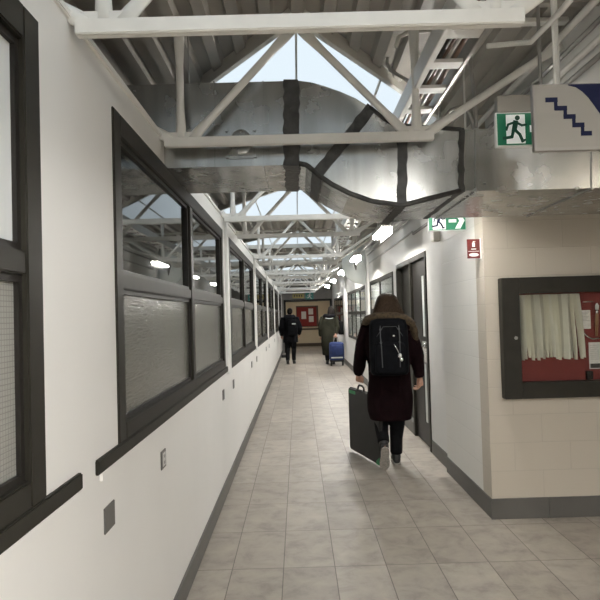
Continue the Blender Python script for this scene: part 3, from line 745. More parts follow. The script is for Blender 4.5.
# ---------------------------------------------------------------- wall plates on the left wall
def plate(y, label, socket):
    t = thing('wall_plate', (XL, y, 0.80), label, 'wall plate', 'plates on the left wall')
    MB().box(XL, XL+0.006, y-0.052 if not socket else y-0.045, y+0.052 if not socket else y+0.045, 0.803, 0.888).build('cover', 'plate_gray', t, bevel=0.002)
    if socket:
        MB().box(XL+0.0055, XL+0.0085, y-0.026, y+0.026, 0.815, 0.877).build('socket_face', 'plate_white', t, bevel=0.001)
        for zz in (0.832, 0.860):
            for dy in (-0.008, 0.008): MB().box(XL+0.0083, XL+0.0092, y+dy-0.002, y+dy+0.002, zz-0.007, zz+0.007).build('slot', 'frame_black', t)
    return t
plate(2.02, 'blank grey wall plate on the left wall, nearest the camera', False)
plate(2.82, 'grey wall plate with pale socket below the second left window', True)
for i, (y, lab) in enumerate(((5.08, 'blank grey plate below the pier after the second left window'), (5.88, 'grey plate at the near end below the third left window'), (8.2, 'grey plate at the far end below the third left window'),
                          (9.2, 'grey plate at the near end below the fourth left window'), (11.9, 'grey plate at the far end below the fourth left window'), (13.1, 'grey plate below the fifth left window'), (16.0, 'farthest grey plate on the left wall'))):
    plate(y, lab, False)

# ---------------------------------------------------------------- display case
yc0, yc1 = YF-0.08, YF
TLp, BLp = P(501.5, 278, yc0), P(505.5, 399.5, yc0)
cx0, cz0, cz1 = (TLp.x+BLp.x)/2, BLp.z, TLp.z; cx1 = cx0+1.25; fw = 0.125
case = thing('display_case', ((cx0+cx1)/2, yc1, cz0), 'dark framed glass display case with red backing on the facing wall', 'display case')
f = MB(); f.box(cx0, cx0+fw, yc0, yc1, cz0, cz1); f.box(cx1-fw, cx1, yc0, yc1, cz0, cz1); f.box(cx0+fw, cx1-fw, yc0, yc1, cz1-0.115, cz1); f.box(cx0+fw, cx1-fw, yc0, yc1, cz0, cz0+0.115)
f.build('frame', 'frame_dark', case, bevel=0.004)
MB().box(cx0+fw, cx1-fw, yc1-0.012, yc1-0.001, cz0+0.115, cz1-0.115).build('backing', 'cork_red', case)
MB().box(cx0+fw, cx1-fw, yc0+0.014, yc0+0.018, cz0+0.115, cz1-0.115).build('glass', 'case_glass', case)
k_ = P(516, 338, yc0)
MB().tube([(k_.x, yc0-0.006, k_.z), (k_.x, yc0+0.002, k_.z)], 0.012, 14).build('lock', 'conduit', case, smooth=False)
# row of hanging sheets inside
ysht = yc1-0.030
xl_, xr_ = cx0+fw+0.004, P(579, 300, ysht).x
zt_ = P(540, 294.5, ysht).z; zbm = P(540, 359, ysht).z
n = 20
for i in range(n):
    u = i/(n-1); xx = xl_+0.012+(xr_-xl_-0.024)*u
    lean = (0.010-0.006*u)+(0.026*(u > 0.9))+random.uniform(-0.004, 0.006)
    zb = zbm+random.uniform(-0.012, 0.012); w_ = random.uniform(0.0075, 0.0095); tw = 0.016+0.012*random.random()
    f = MB(); rs = []
    for j in range(6):
        v_ = j/5; z = zt_+(zb-zt_)*v_; cx_ = xx+lean*v_+0.003*math.sin(v_*4+i); wj = w_*(0.85+0.25*v_)*(0.55 if j == 5 else 1); dy = -0.010*v_
        rs.append([(cx_-wj, ysht+0.012+dy, z), (cx_+wj*0.7, ysht-tw+dy, z), (cx_+wj, ysht+0.012+dy, z), (cx_+wj*0.7, ysht-tw+0.004+dy, z)])
    f.loft(rs)
    o = f.build('hanging_sheet', ('sheet', 'sheet_shaded', 'sheet_lit', 'sheet_shaded', 'sheet', 'sheet_lit')[(i*5+i//3) % 6], at=Vector((xx, ysht, zb)))  # alternating paper tones paint the shading of the folds
    lab = 'leftmost folded white sheet hanging in the display case' if i == 0 else 'rightmost folded white sheet hanging in the display case' if i == n-1 else '%s folded white sheet from the left in the display case' % ORD[i]
    tag(o, lab, 'paper', 'folded sheets hanging in the display case')
def card(px0, py0, px1, py1, name, label, lines, picture=False):
    a = P(px0, py1, yc1-0.02); b_ = P(px1, py0, yc1-0.02)
    t = thing(name, ((a.x+b_.x)/2, yc1-0.016, a.z), label, 'card')
    MB().box(a.x, b_.x, yc1-0.0155, yc1-0.0125, a.z, b_.z).build('paper', 'card', t)
    f = MB(); h_ = (b_.z-a.z)
    for k in range(lines): f.box(a.x+0.008, b_.x-0.008-0.01*(k % 3), yc1-0.0163, yc1-0.0153, a.z+h_*(0.9-0.075*k)-0.003, a.z+h_*(0.9-0.075*k))
    f.build('print', 'print_gray', t)
    if picture: MB().box(a.x+0.006, b_.x-0.02, yc1-0.0163, yc1-0.0153, a.z+0.006, a.z+h_*0.2).build('picture', 'print_dark', t)
card(580, 310, 590.5, 329, 'note_card', 'small white printed card pinned right of the hanging sheets', 7)
card(590, 342, 606, 369, 'note_card', 'larger printed paper with dark picture below the paintbrush', 8, True)
a = P(597, 303, yc1-0.03); b_ = P(596.5, 336, yc1-0.03)
t = thing('paintbrush', (b_.x, yc1-0.03, b_.z), 'upright brush with white tip hanging in the display case', 'brush')
MB().tube([b_, b_.lerp(a, 0.45), b_.lerp(a, 0.7)], [0.007, 0.013, 0.010], 10).build('handle', 'wood_handle', t, smooth=True)
MB().tube([b_.lerp(a, 0.68), b_.lerp(a, 0.80)], 0.0115, 10).build('ferrule', 'steel', t, smooth=True)
MB().tube([b_.lerp(a, 0.80), b_.lerp(a, 0.92), a], [0.011, 0.013, 0.004], 10).build('bristles', 'sign_white', t, smooth=True)
o = lone_tube('wire_tool', [P(584, 333, yc1-0.03), P(588, 337, yc1-0.03), P(593, 339, yc1-0.03), P(600, 338, yc1-0.03)], 0.005, 'steel', 'thin curved metal tool between the card and the paper in the case', 'tool')
o = lone_tube('wire_tool', [P(583, 302, yc1-0.03), P(593, 301.5, yc1-0.03)], 0.004, 'steel', 'short straight metal rod at the top beside the hanging sheets', 'tool')
a = P(588.5, 371, yc1-0.03); o = MB().box(a.x-0.015, a.x+0.03, yc1-0.04, yc1-0.012, cz0+0.118, a.z).build('black_block', 'frame_black', at=Vector((a.x, yc1-0.03, cz0+0.118)), bevel=0.003); tag(o, 'small black block standing at the bottom of the display case', 'block')

# ---------------------------------------------------------------- far end things
yb = YE-0.05
a, b_ = P(296.5, 327, yb), P(318, 305.5, yb)
t = thing('notice_board', ((a.x+b_.x)/2, YE-0.04, a.z), 'red notice board with three pale papers beyond the far doorway', 'notice board')
MB().box(a.x, b_.x, YE-0.04, YE, a.z, b_.z).build('frame', 'brown_trim', t)
MB().box(a.x+0.03, b_.x-0.09, YE-0.045, YE-0.038, a.z+0.03, b_.z-0.06).build('backing', 'cork_far', t)
for i, (q0, q1, q2, q3, lab) in enumerate(((301.5, 319, 306, 311.5, 'left pale notice on the far red board'), (308.5, 314.5, 313, 308.5, 'upper right pale notice on the far red board'), (309, 322, 313.5, 316, 'lower right pale notice on the far red board'))):
    c_, d_ = P(q0, q1, yb), P(q2, q3, yb)
    o = MB().box(c_.x, d_.x, YE-0.052, YE-0.0445, c_.z, d_.z).build('notice_paper', 'card', at=Vector((c_.x, YE-0.05, c_.z))); tag(o, lab, 'paper', 'papers on the far notice board')
struct(MB().box(-0.9, 0.98, YE-0.06, YE, 2.13, 2.22).build('trim_6', 'brown_trim'), 'brown strip above the far notice board', 'trim')
ysg = YD-0.10
a, b_ = P(292.5, 298.3, ysg), P(303.8, 293.5, ysg)
t = thing('yellow_sign', ((a.x+b_.x)/2, ysg, a.z), 'small yellow sign with dark marks above the far doorway', 'sign')
MB().box(a.x, b_.x, ysg-0.02, ysg+0.02, a.z, b_.z).build('panel', 'sign_yellow', t)
f = MB()
for k in range(4):
    x_ = a.x+0.06+0.095*k; f.box(x_, x_+0.05, ysg-0.023, ysg-0.019, a.z+0.05, b_.z-0.05)
f.build('mark', 'print_dark', t)
for xx in (a.x+0.08, b_.x-0.08): MB().tube([(xx, ysg, b_.z), (xx, ysg, ZD+0.03)], 0.012, 6).build('hanger', 'conduit', t)
a, b_ = P(305.5, 299.5, ysg), P(313.5, 292, ysg)
t = thing('exit_sign', ((a.x+b_.x)/2, ysg, a.z), 'small green and white sign above the far doorway', 'exit sign')
MB().box(a.x, b_.x, ysg-0.02, ysg+0.02, a.z, b_.z).build('panel', 'sign_teal', t, bevel=0.01)
f = MB(); runner(f, Vector(((a.x+b_.x)/2, ysg-0.021, a.z+0.02)), UX, UZ, DF, (b_.z-a.z)*0.85); f.build('running_figure', 'sign_white', t)
MB().tube([((a.x+b_.x)/2, ysg, b_.z), ((a.x+b_.x)/2, ysg, ZD+0.03)], 0.012, 6).build('hanger', 'conduit', t)
o = MB().box(XL+0.02, XL+0.20, 21.3, 21.6, 0.0, 0.09).build('door_wedge', 'rubber', at=Vector((XL+0.1, 21.4, 0)), bevel=0.01); tag(o, 'small dark block on the floor against the left wall', 'block')
# ---------------------------------------------------------------- people
def hand(mb, wrist, dirv, nrm, side, curl=0.5, s=1.0):
    """palm, four unequal bent fingers and a thumb; nrm = way the palm faces, side = which way the thumb lies"""
    w = Vector(wrist); d = Vector(dirv).normalized(); n = Vector(nrm); n = (n-d*n.dot(d)).normalized(); a = d.cross(n).normalized()*side
    k = w+d*0.085*s
    mb.tube([w-d*0.02*s, w+d*0.02*s, w+d*0.055*s, k+d*0.004*s], [0.024*s, 0.028*s, 0.034*s, 0.034*s], 10)
    for i, (off, ln) in enumerate(((0.033, 0.066), (0.011, 0.076), (-0.011, 0.071), (-0.033, 0.056))):
        p = k+a*off*s-d*0.012*s; pts = [p]; ang = 0.12+curl*0.35
        for j, fr in enumerate((0.32, 0.42, 0.32, 0.26)):
            dd = d*math.cos(ang)+n*math.sin(ang)+a*off*1.2
            p = p+dd.normalized()*ln*fr*s; pts.append(p); ang += curl*0.95
        mb.tube(pts, [0.0085*s, 0.0085*s, 0.008*s, 0.0075*s, 0.006*s], 8)
    p = w+d*0.025*s+a*0.026*s
    t1 = p+(d*0.5+a*0.75+n*0.25).normalized()*0.036*s; t2 = t1+(d*0.85+a*0.15+n*0.45).normalized()*0.030*s; t3 = t2+(d*0.8-a*0.15+n*0.5).normalized()*0.022*s
    mb.tube([p, t1, t2, t3], [0.013*s, 0.0105*s, 0.009*s, 0.007*s], 8)
def ering(z, cx, cy, rx, ry, n=28, pw=0.85):
    out = []
    for k in range(n):
        a = 2*math.pi*k/n; c, s_ = math.cos(a), math.sin(a)
        out.append(Vector((cx+rx*math.copysign(abs(c)**pw, c), cy+ry*math.copysign(abs(s_)**pw, s_), z)))
    return out
def wrinkle(amt, sc):
    def fn(co):
        n = noise.noise(Vector((co.x*sc, co.y*sc, co.z*sc*0.45)))
        r = Vector((co.x, co.y, 0)); r = r.normalized() if r.length > 1e-4 else r
        return co+r*n*amt
    return fn
def person(origin, label, J, coat_rings, coat_mat, voxel, hair_rings, hair_mat, sole, trouser=('cloth_black', 0.012), hx=0.0, group='people in the corridor', sleeve=(0.085, 0.075, 0.052), cuff=0.96):
    O = Vector(origin); t = thing('person', O, label, 'person', group)
    def G(p): return O+Vector(p)
    m = MB()
    m.loft([[O+v for v in ering(z, 0, cy, rx, ry)] for (z, cy, rx, ry) in ((0.80, 0, 0.13, 0.10), (0.92, 0, 0.165, 0.115), (1.05, 0.01, 0.135, 0.10), (1.22, 0.01, 0.155, 0.11), (1.36, 0, 0.165, 0.10), (1.43, 0, 0.09, 0.07), (1.46, 0.01, 0.055, 0.055))])
    m.tube([G((0, 0.0, 1.40)), G((hx*0.5, 0.01, 1.48)), G((hx, 0.02, 1.56))], [0.065, 0.052, 0.055], 14)
    m.ell(G((hx, 0.015, 1.605)), (0.074, 0.095, 0.112), 20, 14); m.ell(G((hx, 0.055, 1.545)), (0.052, 0.052, 0.055), 14, 10)
    m.tube([G((hx, 0.100, 1.625)), G((hx, 0.125, 1.575)), G((hx, 0.098, 1.567))], [0.008, 0.014, 0.011], 8)
    m.tube([G((hx-0.022, 0.098, 1.535)), G((hx, 0.106, 1.537)), G((hx+0.022, 0.098, 1.535))], [0.006, 0.008, 0.006], 8)
    for s_ in (-1, 1): m.ell(G((hx+s_*0.076, 0.0, 1.60)), (0.010, 0.020, 0.032), 10, 8)
    for s_, A in ((-1, J['la']), (1, J['ra'])):
        m.tube([G((s_*0.13, 0, 1.38)), G(A[0]), G(A[1]), G(A[2])], [0.06, 0.055, 0.042, 0.027], 12)
        hd = Vector(A[3]); hand(m, G(A[2]), hd, Vector(A[4]), A[5], A[6])
    for L in (J['ll'], J['rl']):
        m.tube([G(L[0])+Vector((0, 0, 0.06)), G(L[0]), G(L[1]), G(L[2])], [0.08, 0.088, 0.056, 0.038], 14)
        m.tube([G(L[3]), G(L[2]).lerp(G(L[3]), 0.4), G(L[4])], [0.034, 0.036, 0.026], 10)
    body = m.build('body', 'skin', t, remesh=voxel, relax=2)
    f = MB()
    for s_ in (-1, 1): f.ell(G((hx+s_*0.031, 0.097, 1.613)), (0.011, 0.008, 0.008), 10, 8)
    f.build('eyes', 'frame_black', t, smooth=True)
    # trousers
    m = MB()
    m.loft([[O+v for v in ering(z, 0, 0, rx, ry)] for (z, rx, ry) in ((1.0, 0.15, 0.115), (0.90, 0.18, 0.13), (0.80, 0.17, 0.125))])
    for L in (J['ll'], J['rl']):
        a = Vector(L[2]); kn = Vector(L[1])
        m.tube([G(L[0]), G(L[0]).lerp(G(kn), 0.5), G(kn), G(kn).lerp(G(a), 0.55), G(kn.lerp(a, 0.96))], [0.105, 0.098, 0.078, 0.066, 0.060], 16)
    m.build('trousers', trouser[0], t, remesh=max(voxel*1.5, 0.010), relax=2, fn=wrinkle(0.008, 14))
    for L in (J['ll'], J['rl']):
        heel, toe, ank = G(L[3]), G(L[4]), G(L[2]); fw_ = (toe-heel).normalized(); lat = fw_.cross(Vector((0, 0, 1)))
        lat = lat.normalized() if lat.length > 0.1 else Vector((1, 0, 0))
        upn = lat.cross(fw_).normalized()
        if upn.dot(ank-heel.lerp(toe, 0.3)) < 0: upn = -upn
        lat2 = fw_.cross(upn).normalized()
        def ringat(u, wd, zlo, zhi, n=14):
            c = heel.lerp(toe, u)
            return [c+lat2*(wd*math.cos(2*math.pi*k/n))+upn*((zlo+zhi)/2+(zhi-zlo)/2*math.sin(2*math.pi*k/n)) for k in range(n)]
        m = MB(); m.loft([ringat(-0.16, 0.020, -0.015, 0.03), ringat(-0.10, 0.036, -0.02, 0.07), ringat(0.15, 0.040, -0.02, 0.085), ringat(0.45, 0.044, -0.02, 0.062), ringat(0.8, 0.048, -0.02, 0.040), ringat(1.08, 0.040, -0.018, 0.026), ringat(1.18, 0.018, -0.012, 0.012)])
        m.tube([heel.lerp(toe, 0.12)+upn*0.03, ank, ank+(G(L[1])-ank)*0.16], [0.044, 0.046, 0.050], 14)
        sh = m.build('shoe', 'shoe_black', t, smooth=True)
        m = MB(); outl = []
        for u, wd in ((-0.17, 0.018), (-0.12, 0.033), (0.1, 0.041), (0.4, 0.040), (0.75, 0.050), (1.0, 0.046), (1.15, 0.026), (1.2, 0.010)): outl.append((u, wd))
        pts = [heel.lerp(toe, u)+lat2*wd-upn*0.012 for u, wd in outl]+[heel.lerp(toe, u)-lat2*wd-upn*0.012 for u, wd in outl[::-1]]
        m.prism(pts, -upn*0.018); m.build('sole', sole, sh)
    # coat with sleeves and collar
    m = MB(); m.loft([[O+v for v in ering(*r_)] for r_ in coat_rings])
    for s_, A in ((-1, J['la']), (1, J['ra'])):
        e, w_ = Vector(A[1]), Vector(A[2]); sh_ = Vector(A[0])
        m.tube([G((s_*0.09, 0, 1.385)), G(sh_), G(sh_.lerp(e, 0.5)), G(e), G(e.lerp(w_, 0.5)), G(e.lerp(w_, cuff))], [0.075, sleeve[0], sleeve[0]*0.97, sleeve[1], (sleeve[1]+sleeve[2])/2, sleeve[2]], 16)
    coat = m.build('coat', coat_mat, t, remesh=max(voxel*1.8, 0.012), relax=4, fn=wrinkle(0.014, 9))
    m = MB(); m.loft([[O+v for v in ering(*r_)] for r_ in hair_rings]); m.build('hair', hair_mat, t, smooth=True, fn=wrinkle(0.006, 30))
    return t, O

# the nearest one
W = (0.87, 5.85, 0.0)
J = dict(la=((-0.195, 0.0, 1.375), (-0.265, 0.13, 1.09), (-0.268, 0.345, 0.90), (0.02, 0.50, -0.75), (1, 0.1, 0.1), 1, 1.25),
         ra=((0.195, 0.0, 1.375), (0.275, -0.02, 1.09), (0.315, 0.06, 0.875), (0.05, 0.25, -0.9), (-1, 0.1, 0), -1, 0.55),
         ll=((-0.085, 0.0, 0.86), (-0.085, 0.13, 0.50), (-0.085, -0.075, 0.25), (-0.085, -0.150, 0.215), (-0.085, -0.070, 0.045)),
         rl=((0.085, 0.0, 0.86), (0.075, 0.07, 0.48), (0.062, 0.12, 0.095), (0.062, 0.085, 0.035), (0.075, 0.27, 0.035)))
rings_c = [(1.475, 0, 0.0, 0.075, 0.07), (1.455, 0, 0, 0.13, 0.09), (1.41, 0, 0, 0.185, 0.115), (1.30, 0, 0, 0.215, 0.135), (1.15, 0, 0, 0.215, 0.14), (1.0, 0, 0, 0.205, 0.14),
           (0.85, 0.0, 0, 0.215, 0.15), (0.70, 0.0, 0, 0.225, 0.16), (0.56, 0.0, 0.0, 0.218, 0.16), (0.475, 0.005, 0, 0.205, 0.155)]
rings_h = [(1.728, 0, 0.01, 0.018, 0.02), (1.719, 0, 0.0, 0.055, 0.055), (1.69, 0, -0.005, 0.088, 0.092), (1.645, 0, -0.010, 0.110, 0.114), (1.59, 0, -0.020, 0.130, 0.115), (1.53, 0, -0.04, 0.155, 0.105), (1.48, 0, -0.05, 0.17, 0.10), (1.42, 0, -0.05, 0.15, 0.08), (1.40, 0, -0.05, 0.10, 0.05)]
w1, O = person(W, 'person in a dark maroon coat with fur trimmed hood walking away with black backpack', J, rings_c, 'coat_maroon', 0.0045, rings_h, 'hair_brown', 'sole_gray')
# hood lying on the back with its fur trim
def G(p): return O+Vector(p)
m = MB(); m.loft([[O+v for v in ering(z, 0.02, cy, rx, ry)] for (z, cy, rx, ry) in ((1.30, -0.15, 0.10, 0.03), (1.36, -0.145, 0.17, 0.06), (1.43, -0.125, 0.20, 0.085), (1.475, -0.10, 0.185, 0.085), (1.49, -0.09, 0.14, 0.06))])
hood = m.build('hood', 'coat_maroon', w1, remesh=0.012, relax=3)
path = [G(p) for p in ((-0.215, 0.05, 1.39), (-0.225, -0.02, 1.435), (-0.205, -0.11, 1.470), (-0.14, -0.185, 1.490), (-0.05, -0.215, 1.497), (0.05, -0.215, 1.490), (0.14, -0.19, 1.465), (0.205, -0.14, 1.42), (0.245, -0.09, 1.34), (0.262, -0.06, 1.26), (0.262, -0.04, 1.19))]
m = MB(); rad = [0.026, 0.036, 0.041, 0.042, 0.041, 0.041, 0.042, 0.042, 0.038, 0.030, 0.016]; m.tube(path, rad, 14)
rnd = random.Random(3)
for i in range(900):
    u = rnd.random()*(len(path)-1.001); k = int(u); c = path[k].lerp(path[k+1], u-k); r_ = rad[k]+(rad[k+1]-rad[k])*(u-k)
    v = Vector((rnd.gauss(0, 1), rnd.gauss(0, 1), rnd.gauss(0, 1))).normalized(); tip = c+v*(r_+0.010+0.014*rnd.random())+Vector((0, 0, -0.006)); s_ = Vector((rnd.gauss(0, 1), rnd.gauss(0, 1), rnd.gauss(0, 1))).normalized()*0.0035; b0 = c+v*r_*0.9
    m.poly([b0+s_, b0-s_, b0+v.cross(s_), tip], [(0, 1, 3), (1, 2, 3), (2, 0, 3)])
m.build('fur_trim', 'fur', w1, smooth=True)

def rbox_rings(cx, cy, cz, hx_, hy, hz, pw=0.45, k=(0.55, 0.88, 1.0, 1.0, 1.0, 0.97, 0.88, 0.6), zz=(-1, -0.96, -0.86, -0.4, 0.3, 0.75, 0.93, 1)):
    return [[Vector(v) for v in ering(cz+hz*z_, cx, cy, hx_*q, hy*q, 28, pw)] for q, z_ in zip(k, zz)]
def backpack(at, s, label, big):
    t = thing('backpack', at, label, 'backpack', 'backpacks'); a = Vector(at)
    MB().loft([[a+v*s for v in r_] for r_ in rbox_rings(0, 0, 0, 0.178, 0.095, 0.265)]).build('bag', 'pack_black', t, smooth=True)
    MB().loft([[a+v*s for v in r_] for r_ in rbox_rings(0, -0.095, -0.095, 0.140, 0.035, 0.145)]).build('front_pocket', 'pack_black', t, smooth=True)
    for s_ in (-1, 1):
        f = MB(); f.tube([a+Vector(p)*s for p in ((s_*0.10, 0.09, 0.20), (s_*0.125, 0.13, 0.270), (s_*0.135, 0.23, 0.285), (s_*0.15, 0.36, 0.22), (s_*0.155, 0.395, 0.05), (s_*0.17, 0.31, -0.12), (s_*0.17, 0.09, -0.20))], [(0.024, 0.007)]*7, 8)
        f.build('shoulder_strap', 'pack_black', t, smooth=True)
    f = MB().tube([a+Vector(p)*s for p in ((-0.03, 0.07, 0.262), (-0.02, 0.065, 0.295), (0.02, 0.065, 0.295), (0.03, 0.07, 0.262))], 0.007*s, 8); f.build('grab_loop', 'pack_black', t, smooth=True)
    if big:
        for s_ in (-1, 1):
            f = MB().tube([a+Vector(p) for p in ((s_*0.085, -0.088, 0.20), (s_*0.088, -0.103, 0.10), (s_*0.084, -0.132, 0.0), (s_*0.08, -0.135, -0.18))], 0.005, 6); f.build('compression_strap', 'pack_gray', t)
            for zz in (0.165, 0.045):
                MB().box(a.x+s_*0.086-0.009, a.x+s_*0.086+0.009, a.y-0.128+0.03*(zz > 0.1), a.y-0.115+0.03*(zz > 0.1), a.z+zz-0.010, a.z+zz+0.010).build('buckle', 'pack_gray', t, bevel=0.002)
        MB().ell(a+Vector((0.035, -0.105, 0.105)), (0.012, 0.006, 0.010), 12, 8).build('badge', 'steel', t, smooth=True)
        f = MB().tube([a+Vector(p) for p in ((-0.125, -0.070, -0.14), (-0.120, -0.088, 0.10), (-0.06, -0.097, 0.19), (0.06, -0.097, 0.19), (0.120, -0.088, 0.10), (0.125, -0.070, -0.14))], 0.003, 6); f.build('zip', 'pack_gray', t)
    else:
        MB().box(a.x+0.01, a.x+0.12, a.y-0.112, a.y-0.095, a.z+0.10, a.z+0.135).build('reflective_patch', 'pale_gray', t, bevel=0.003)
    return t
w1.scale = (0.98, 0.98, 0.98)
bp_at = O+Vector((-0.035, -0.257, 1.18))
backpack(bp_at, 1.0, 'black backpack with hanging silver charm on the back of the maroon coat', True)
kc = thing('keychain', bp_at+Vector((0.06, -0.14, -0.05)), 'silver keychain charm hanging from the nearest black backpack', 'keychain')
k0 = bp_at+Vector((0.030, -0.142, 0.03))
MB().tube([k0, k0+Vector((0.022, -0.004, -0.04)), k0+Vector((0.040, -0.004, -0.085))], 0.0045, 8).build('cord', 'steel', kc, smooth=True)
m = MB(); m.ell(k0+Vector((0.048, -0.008, -0.105)), (0.018, 0.010, 0.024), 12, 8); m.build('charm', 'chrome', kc, smooth=True)
m = MB(); m.ell(k0+Vector((0.062, -0.008, -0.140)), (0.015, 0.009, 0.018), 12, 8); m.build('charm', 'chrome', kc, smooth=True)

# portfolio case carried low in the left hand
pa, pb = Vector((0.772, 5.80, 0.028)), Vector((0.545, 6.60, 0.028)); dv = (pb-pa).normalized(); ln = (pb-pa).length; nv = Vector((dv.y, -dv.x, 0)); hh = 0.665
t = thing('portfolio_case', (pa+pb)/2, 'large flat black portfolio case held low beside the maroon coat', 'portfolio case')
def face(u0, u1, z0, z1, rr):
    out = []
    for (cx_, cz_, a0) in ((u1-rr, z0+rr, -90), (u1-rr, z1-rr, 0), (u0+rr, z1-rr, 90), (u0+rr, z0+rr, 180)):
        for k in range(6): a = R(a0+90*k/5); out.append(pa+dv*(cx_+rr*math.cos(a))+Vector((0, 0, cz_+rr*math.sin(a))))
    return out
m = MB(); m.loft([[v+nv*o_ for v in face(i_, ln-i_, i_, hh-i_, 0.03)] for o_, i_ in ((-0.022, 0.012), (-0.018, 0.003), (0.0, 0.0), (0.018, 0.003), (0.022, 0.012))]); m.build('panel', 'folio_black', t)
m = MB(); fp = face(-0.002, ln+0.002, -0.002, hh+0.002, 0.03); m.tube(fp+[fp[0]], 0.006, 8); m.build('piping', 'rubber', t, smooth=True)
m = MB(); m.prism([pa+dv*0.0+nv*-0.0225+Vector((0, 0, 0.0)), pa+dv*0.10+nv*-0.0225+Vector((0, 0, -0.002)), pa+dv*0.10+nv*-0.0225+Vector((0, 0, 0.030)), pa+dv*0.02+nv*-0.0225+Vector((0, 0, 0.075)), pa+nv*-0.0225+Vector((0, 0, 0.075))], nv*0.047); m.build('corner_guard', 'folio_green', t)
m = MB(); q0, q1 = ln-0.22, ln-0.03; m.prism([pa+dv*q0+nv*-0.0235+Vector((0, 0, hh-0.055)), pa+dv*q1+nv*-0.0235+Vector((0, 0, hh-0.055)), pa+dv*q1+nv*-0.0235+Vector((0, 0, hh-0.02)), pa+dv*q0+nv*-0.0235+Vector((0, 0, hh-0.02))], nv*0.003); m.build('label', 'folio_green', t)
hc = (O+Vector((-0.262, 0.425, 0.785)))
uh = (hc-pa).dot(dv)
hcx = pa+dv*uh
m = MB(); m.tube([hcx+dv*-0.09+Vector((0, 0, hh-0.02)), hcx+dv*-0.075+Vector((0, 0, hh+0.035)), hcx+dv*-0.04+Vector((0, 0, hh+0.052)), hcx+dv*0.04+Vector((0, 0, hh+0.052)), hcx+dv*0.075+Vector((0, 0, hh+0.035)), hcx+dv*0.09+Vector((0, 0, hh-0.02))], 0.010, 10); m.build('handle', 'rubber', t, smooth=True)

# far walker on the left
J2 = dict(la=((-0.20, 0.0, 1.375), (-0.285, -0.04, 1.10), (-0.275, 0.10, 0.88), (0.02, 0.35, -0.9), (1, 0, 0), 1, 0.6),
          ra=((0.20, 0.0, 1.375), (0.29, 0.03, 1.10), (0.27, 0.20, 0.90), (0, 0.5, -0.8), (-1, 0, 0), -1, 0.6),
          ll=((-0.085, 0.0, 0.86), (-0.095, 0.02, 0.48), (-0.10, -0.14, 0.11), (-0.10, -0.18, 0.055), (-0.10, 0.0, 0.032)),
          rl=((0.085, 0.0, 0.86), (0.09, 0.10, 0.47), (0.085, 0.10, 0.10), (0.085, 0.06, 0.035), (0.10, 0.25, 0.035)))
rc2 = [(1.49, 0, 0.0, 0.075, 0.07), (1.46, 0, 0, 0.15, 0.10), (1.40, 0, 0, 0.21, 0.13), (1.28, 0, 0, 0.235, 0.15), (1.10, 0, 0, 0.235, 0.15), (0.95, 0, 0, 0.225, 0.15), (0.80, 0.0, 0, 0.23, 0.16), (0.66, 0.0, 0, 0.225, 0.155)]
rh2 = [(1.72, 0, 0.0, 0.02, 0.02), (1.71, 0, 0.0, 0.05, 0.06), (1.68, 0, -0.005, 0.078, 0.088), (1.63, 0, -0.015, 0.086, 0.095), (1.57, 0, -0.03, 0.080, 0.075), (1.53, 0, -0.04, 0.05, 0.045)]
W2 = (-0.25, 18.5, 0)
w2, O2 = person(W2, 'person in a black coat and dark backpack walking away along the left wall', J2, rc2, 'coat_black', 0.008, rh2, 'hair_dark', 'rubber', sleeve=(0.095, 0.085, 0.06))
O = O2
m = MB(); m.loft([[O+v for v in ering(z, 0.0, cy, rx, ry)] for (z, cy, rx, ry) in ((1.36, -0.12, 0.15, 0.04), (1.42, -0.11, 0.20, 0.08), (1.48, -0.08, 0.18, 0.09), (1.52, -0.06, 0.12, 0.06))]); m.build('hood', 'coat_black', w2, remesh=0.014, relax=3)
backpack(O2+Vector((0.05, -0.285, 1.12)), 0.92, 'dark backpack with pale patch on the back of the far black coat', False)

# far walker in the long olive coat with the trolley
W3 = (0.93, 17.95, 0)
J3 = dict(la=((-0.19, 0.0, 1.375), (-0.275, 0.02, 1.08), (-0.265, 0.14, 0.84), (0.0, 0.3, -0.9), (1, 0, 0), 1, 0.6),
          ra=((0.19, 0.0, 1.375), (0.235, -0.10, 1.10), (0.165, -0.26, 0.90), (-0.02, -0.55, -0.85), (0, 0.8, -0.5), -1, 1.2),
          ll=((-0.085, 0.0, 0.86), (-0.09, 0.06, 0.48), (-0.085, 0.06, 0.10), (-0.085, 0.02, 0.035), (-0.09, 0.22, 0.035)),
          rl=((0.085, 0.0, 0.86), (0.09, 0.0, 0.48), (0.09, -0.13, 0.11), (0.09, -0.17, 0.055), (0.09, 0.0, 0.032)))
rc3 = [(1.48, 0.02, 0.0, 0.075, 0.07), (1.45, 0.01, 0, 0.13, 0.10), (1.40, 0, 0, 0.185, 0.12), (1.28, -0.01, 0, 0.215, 0.14), (1.05, -0.015, 0, 0.225, 0.15), (0.80, -0.02, 0, 0.24, 0.165), (0.55, -0.02, 0, 0.235, 0.17), (0.35, -0.015, 0, 0.22, 0.165), (0.28, -0.015, 0, 0.21, 0.16)]
rh3 = [(1.735, 0.06, 0.0, 0.02, 0.02), (1.725, 0.06, 0.0, 0.05, 0.06), (1.69, 0.06, -0.005, 0.08, 0.09), (1.63, 0.06, -0.015, 0.092, 0.10), (1.56, 0.055, -0.035, 0.10, 0.085), (1.48, 0.05, -0.06, 0.105, 0.07), (1.42, 0.045, -0.07, 0.07, 0.04)]
w3, O3 = person(W3, 'person in a long olive green coat pulling a blue trolley bag', J3, rc3, 'coat_olive', 0.008, rh3, 'hair_dark', 'rubber', hx=0.05, sleeve=(0.09, 0.075, 0.055))
O = O3
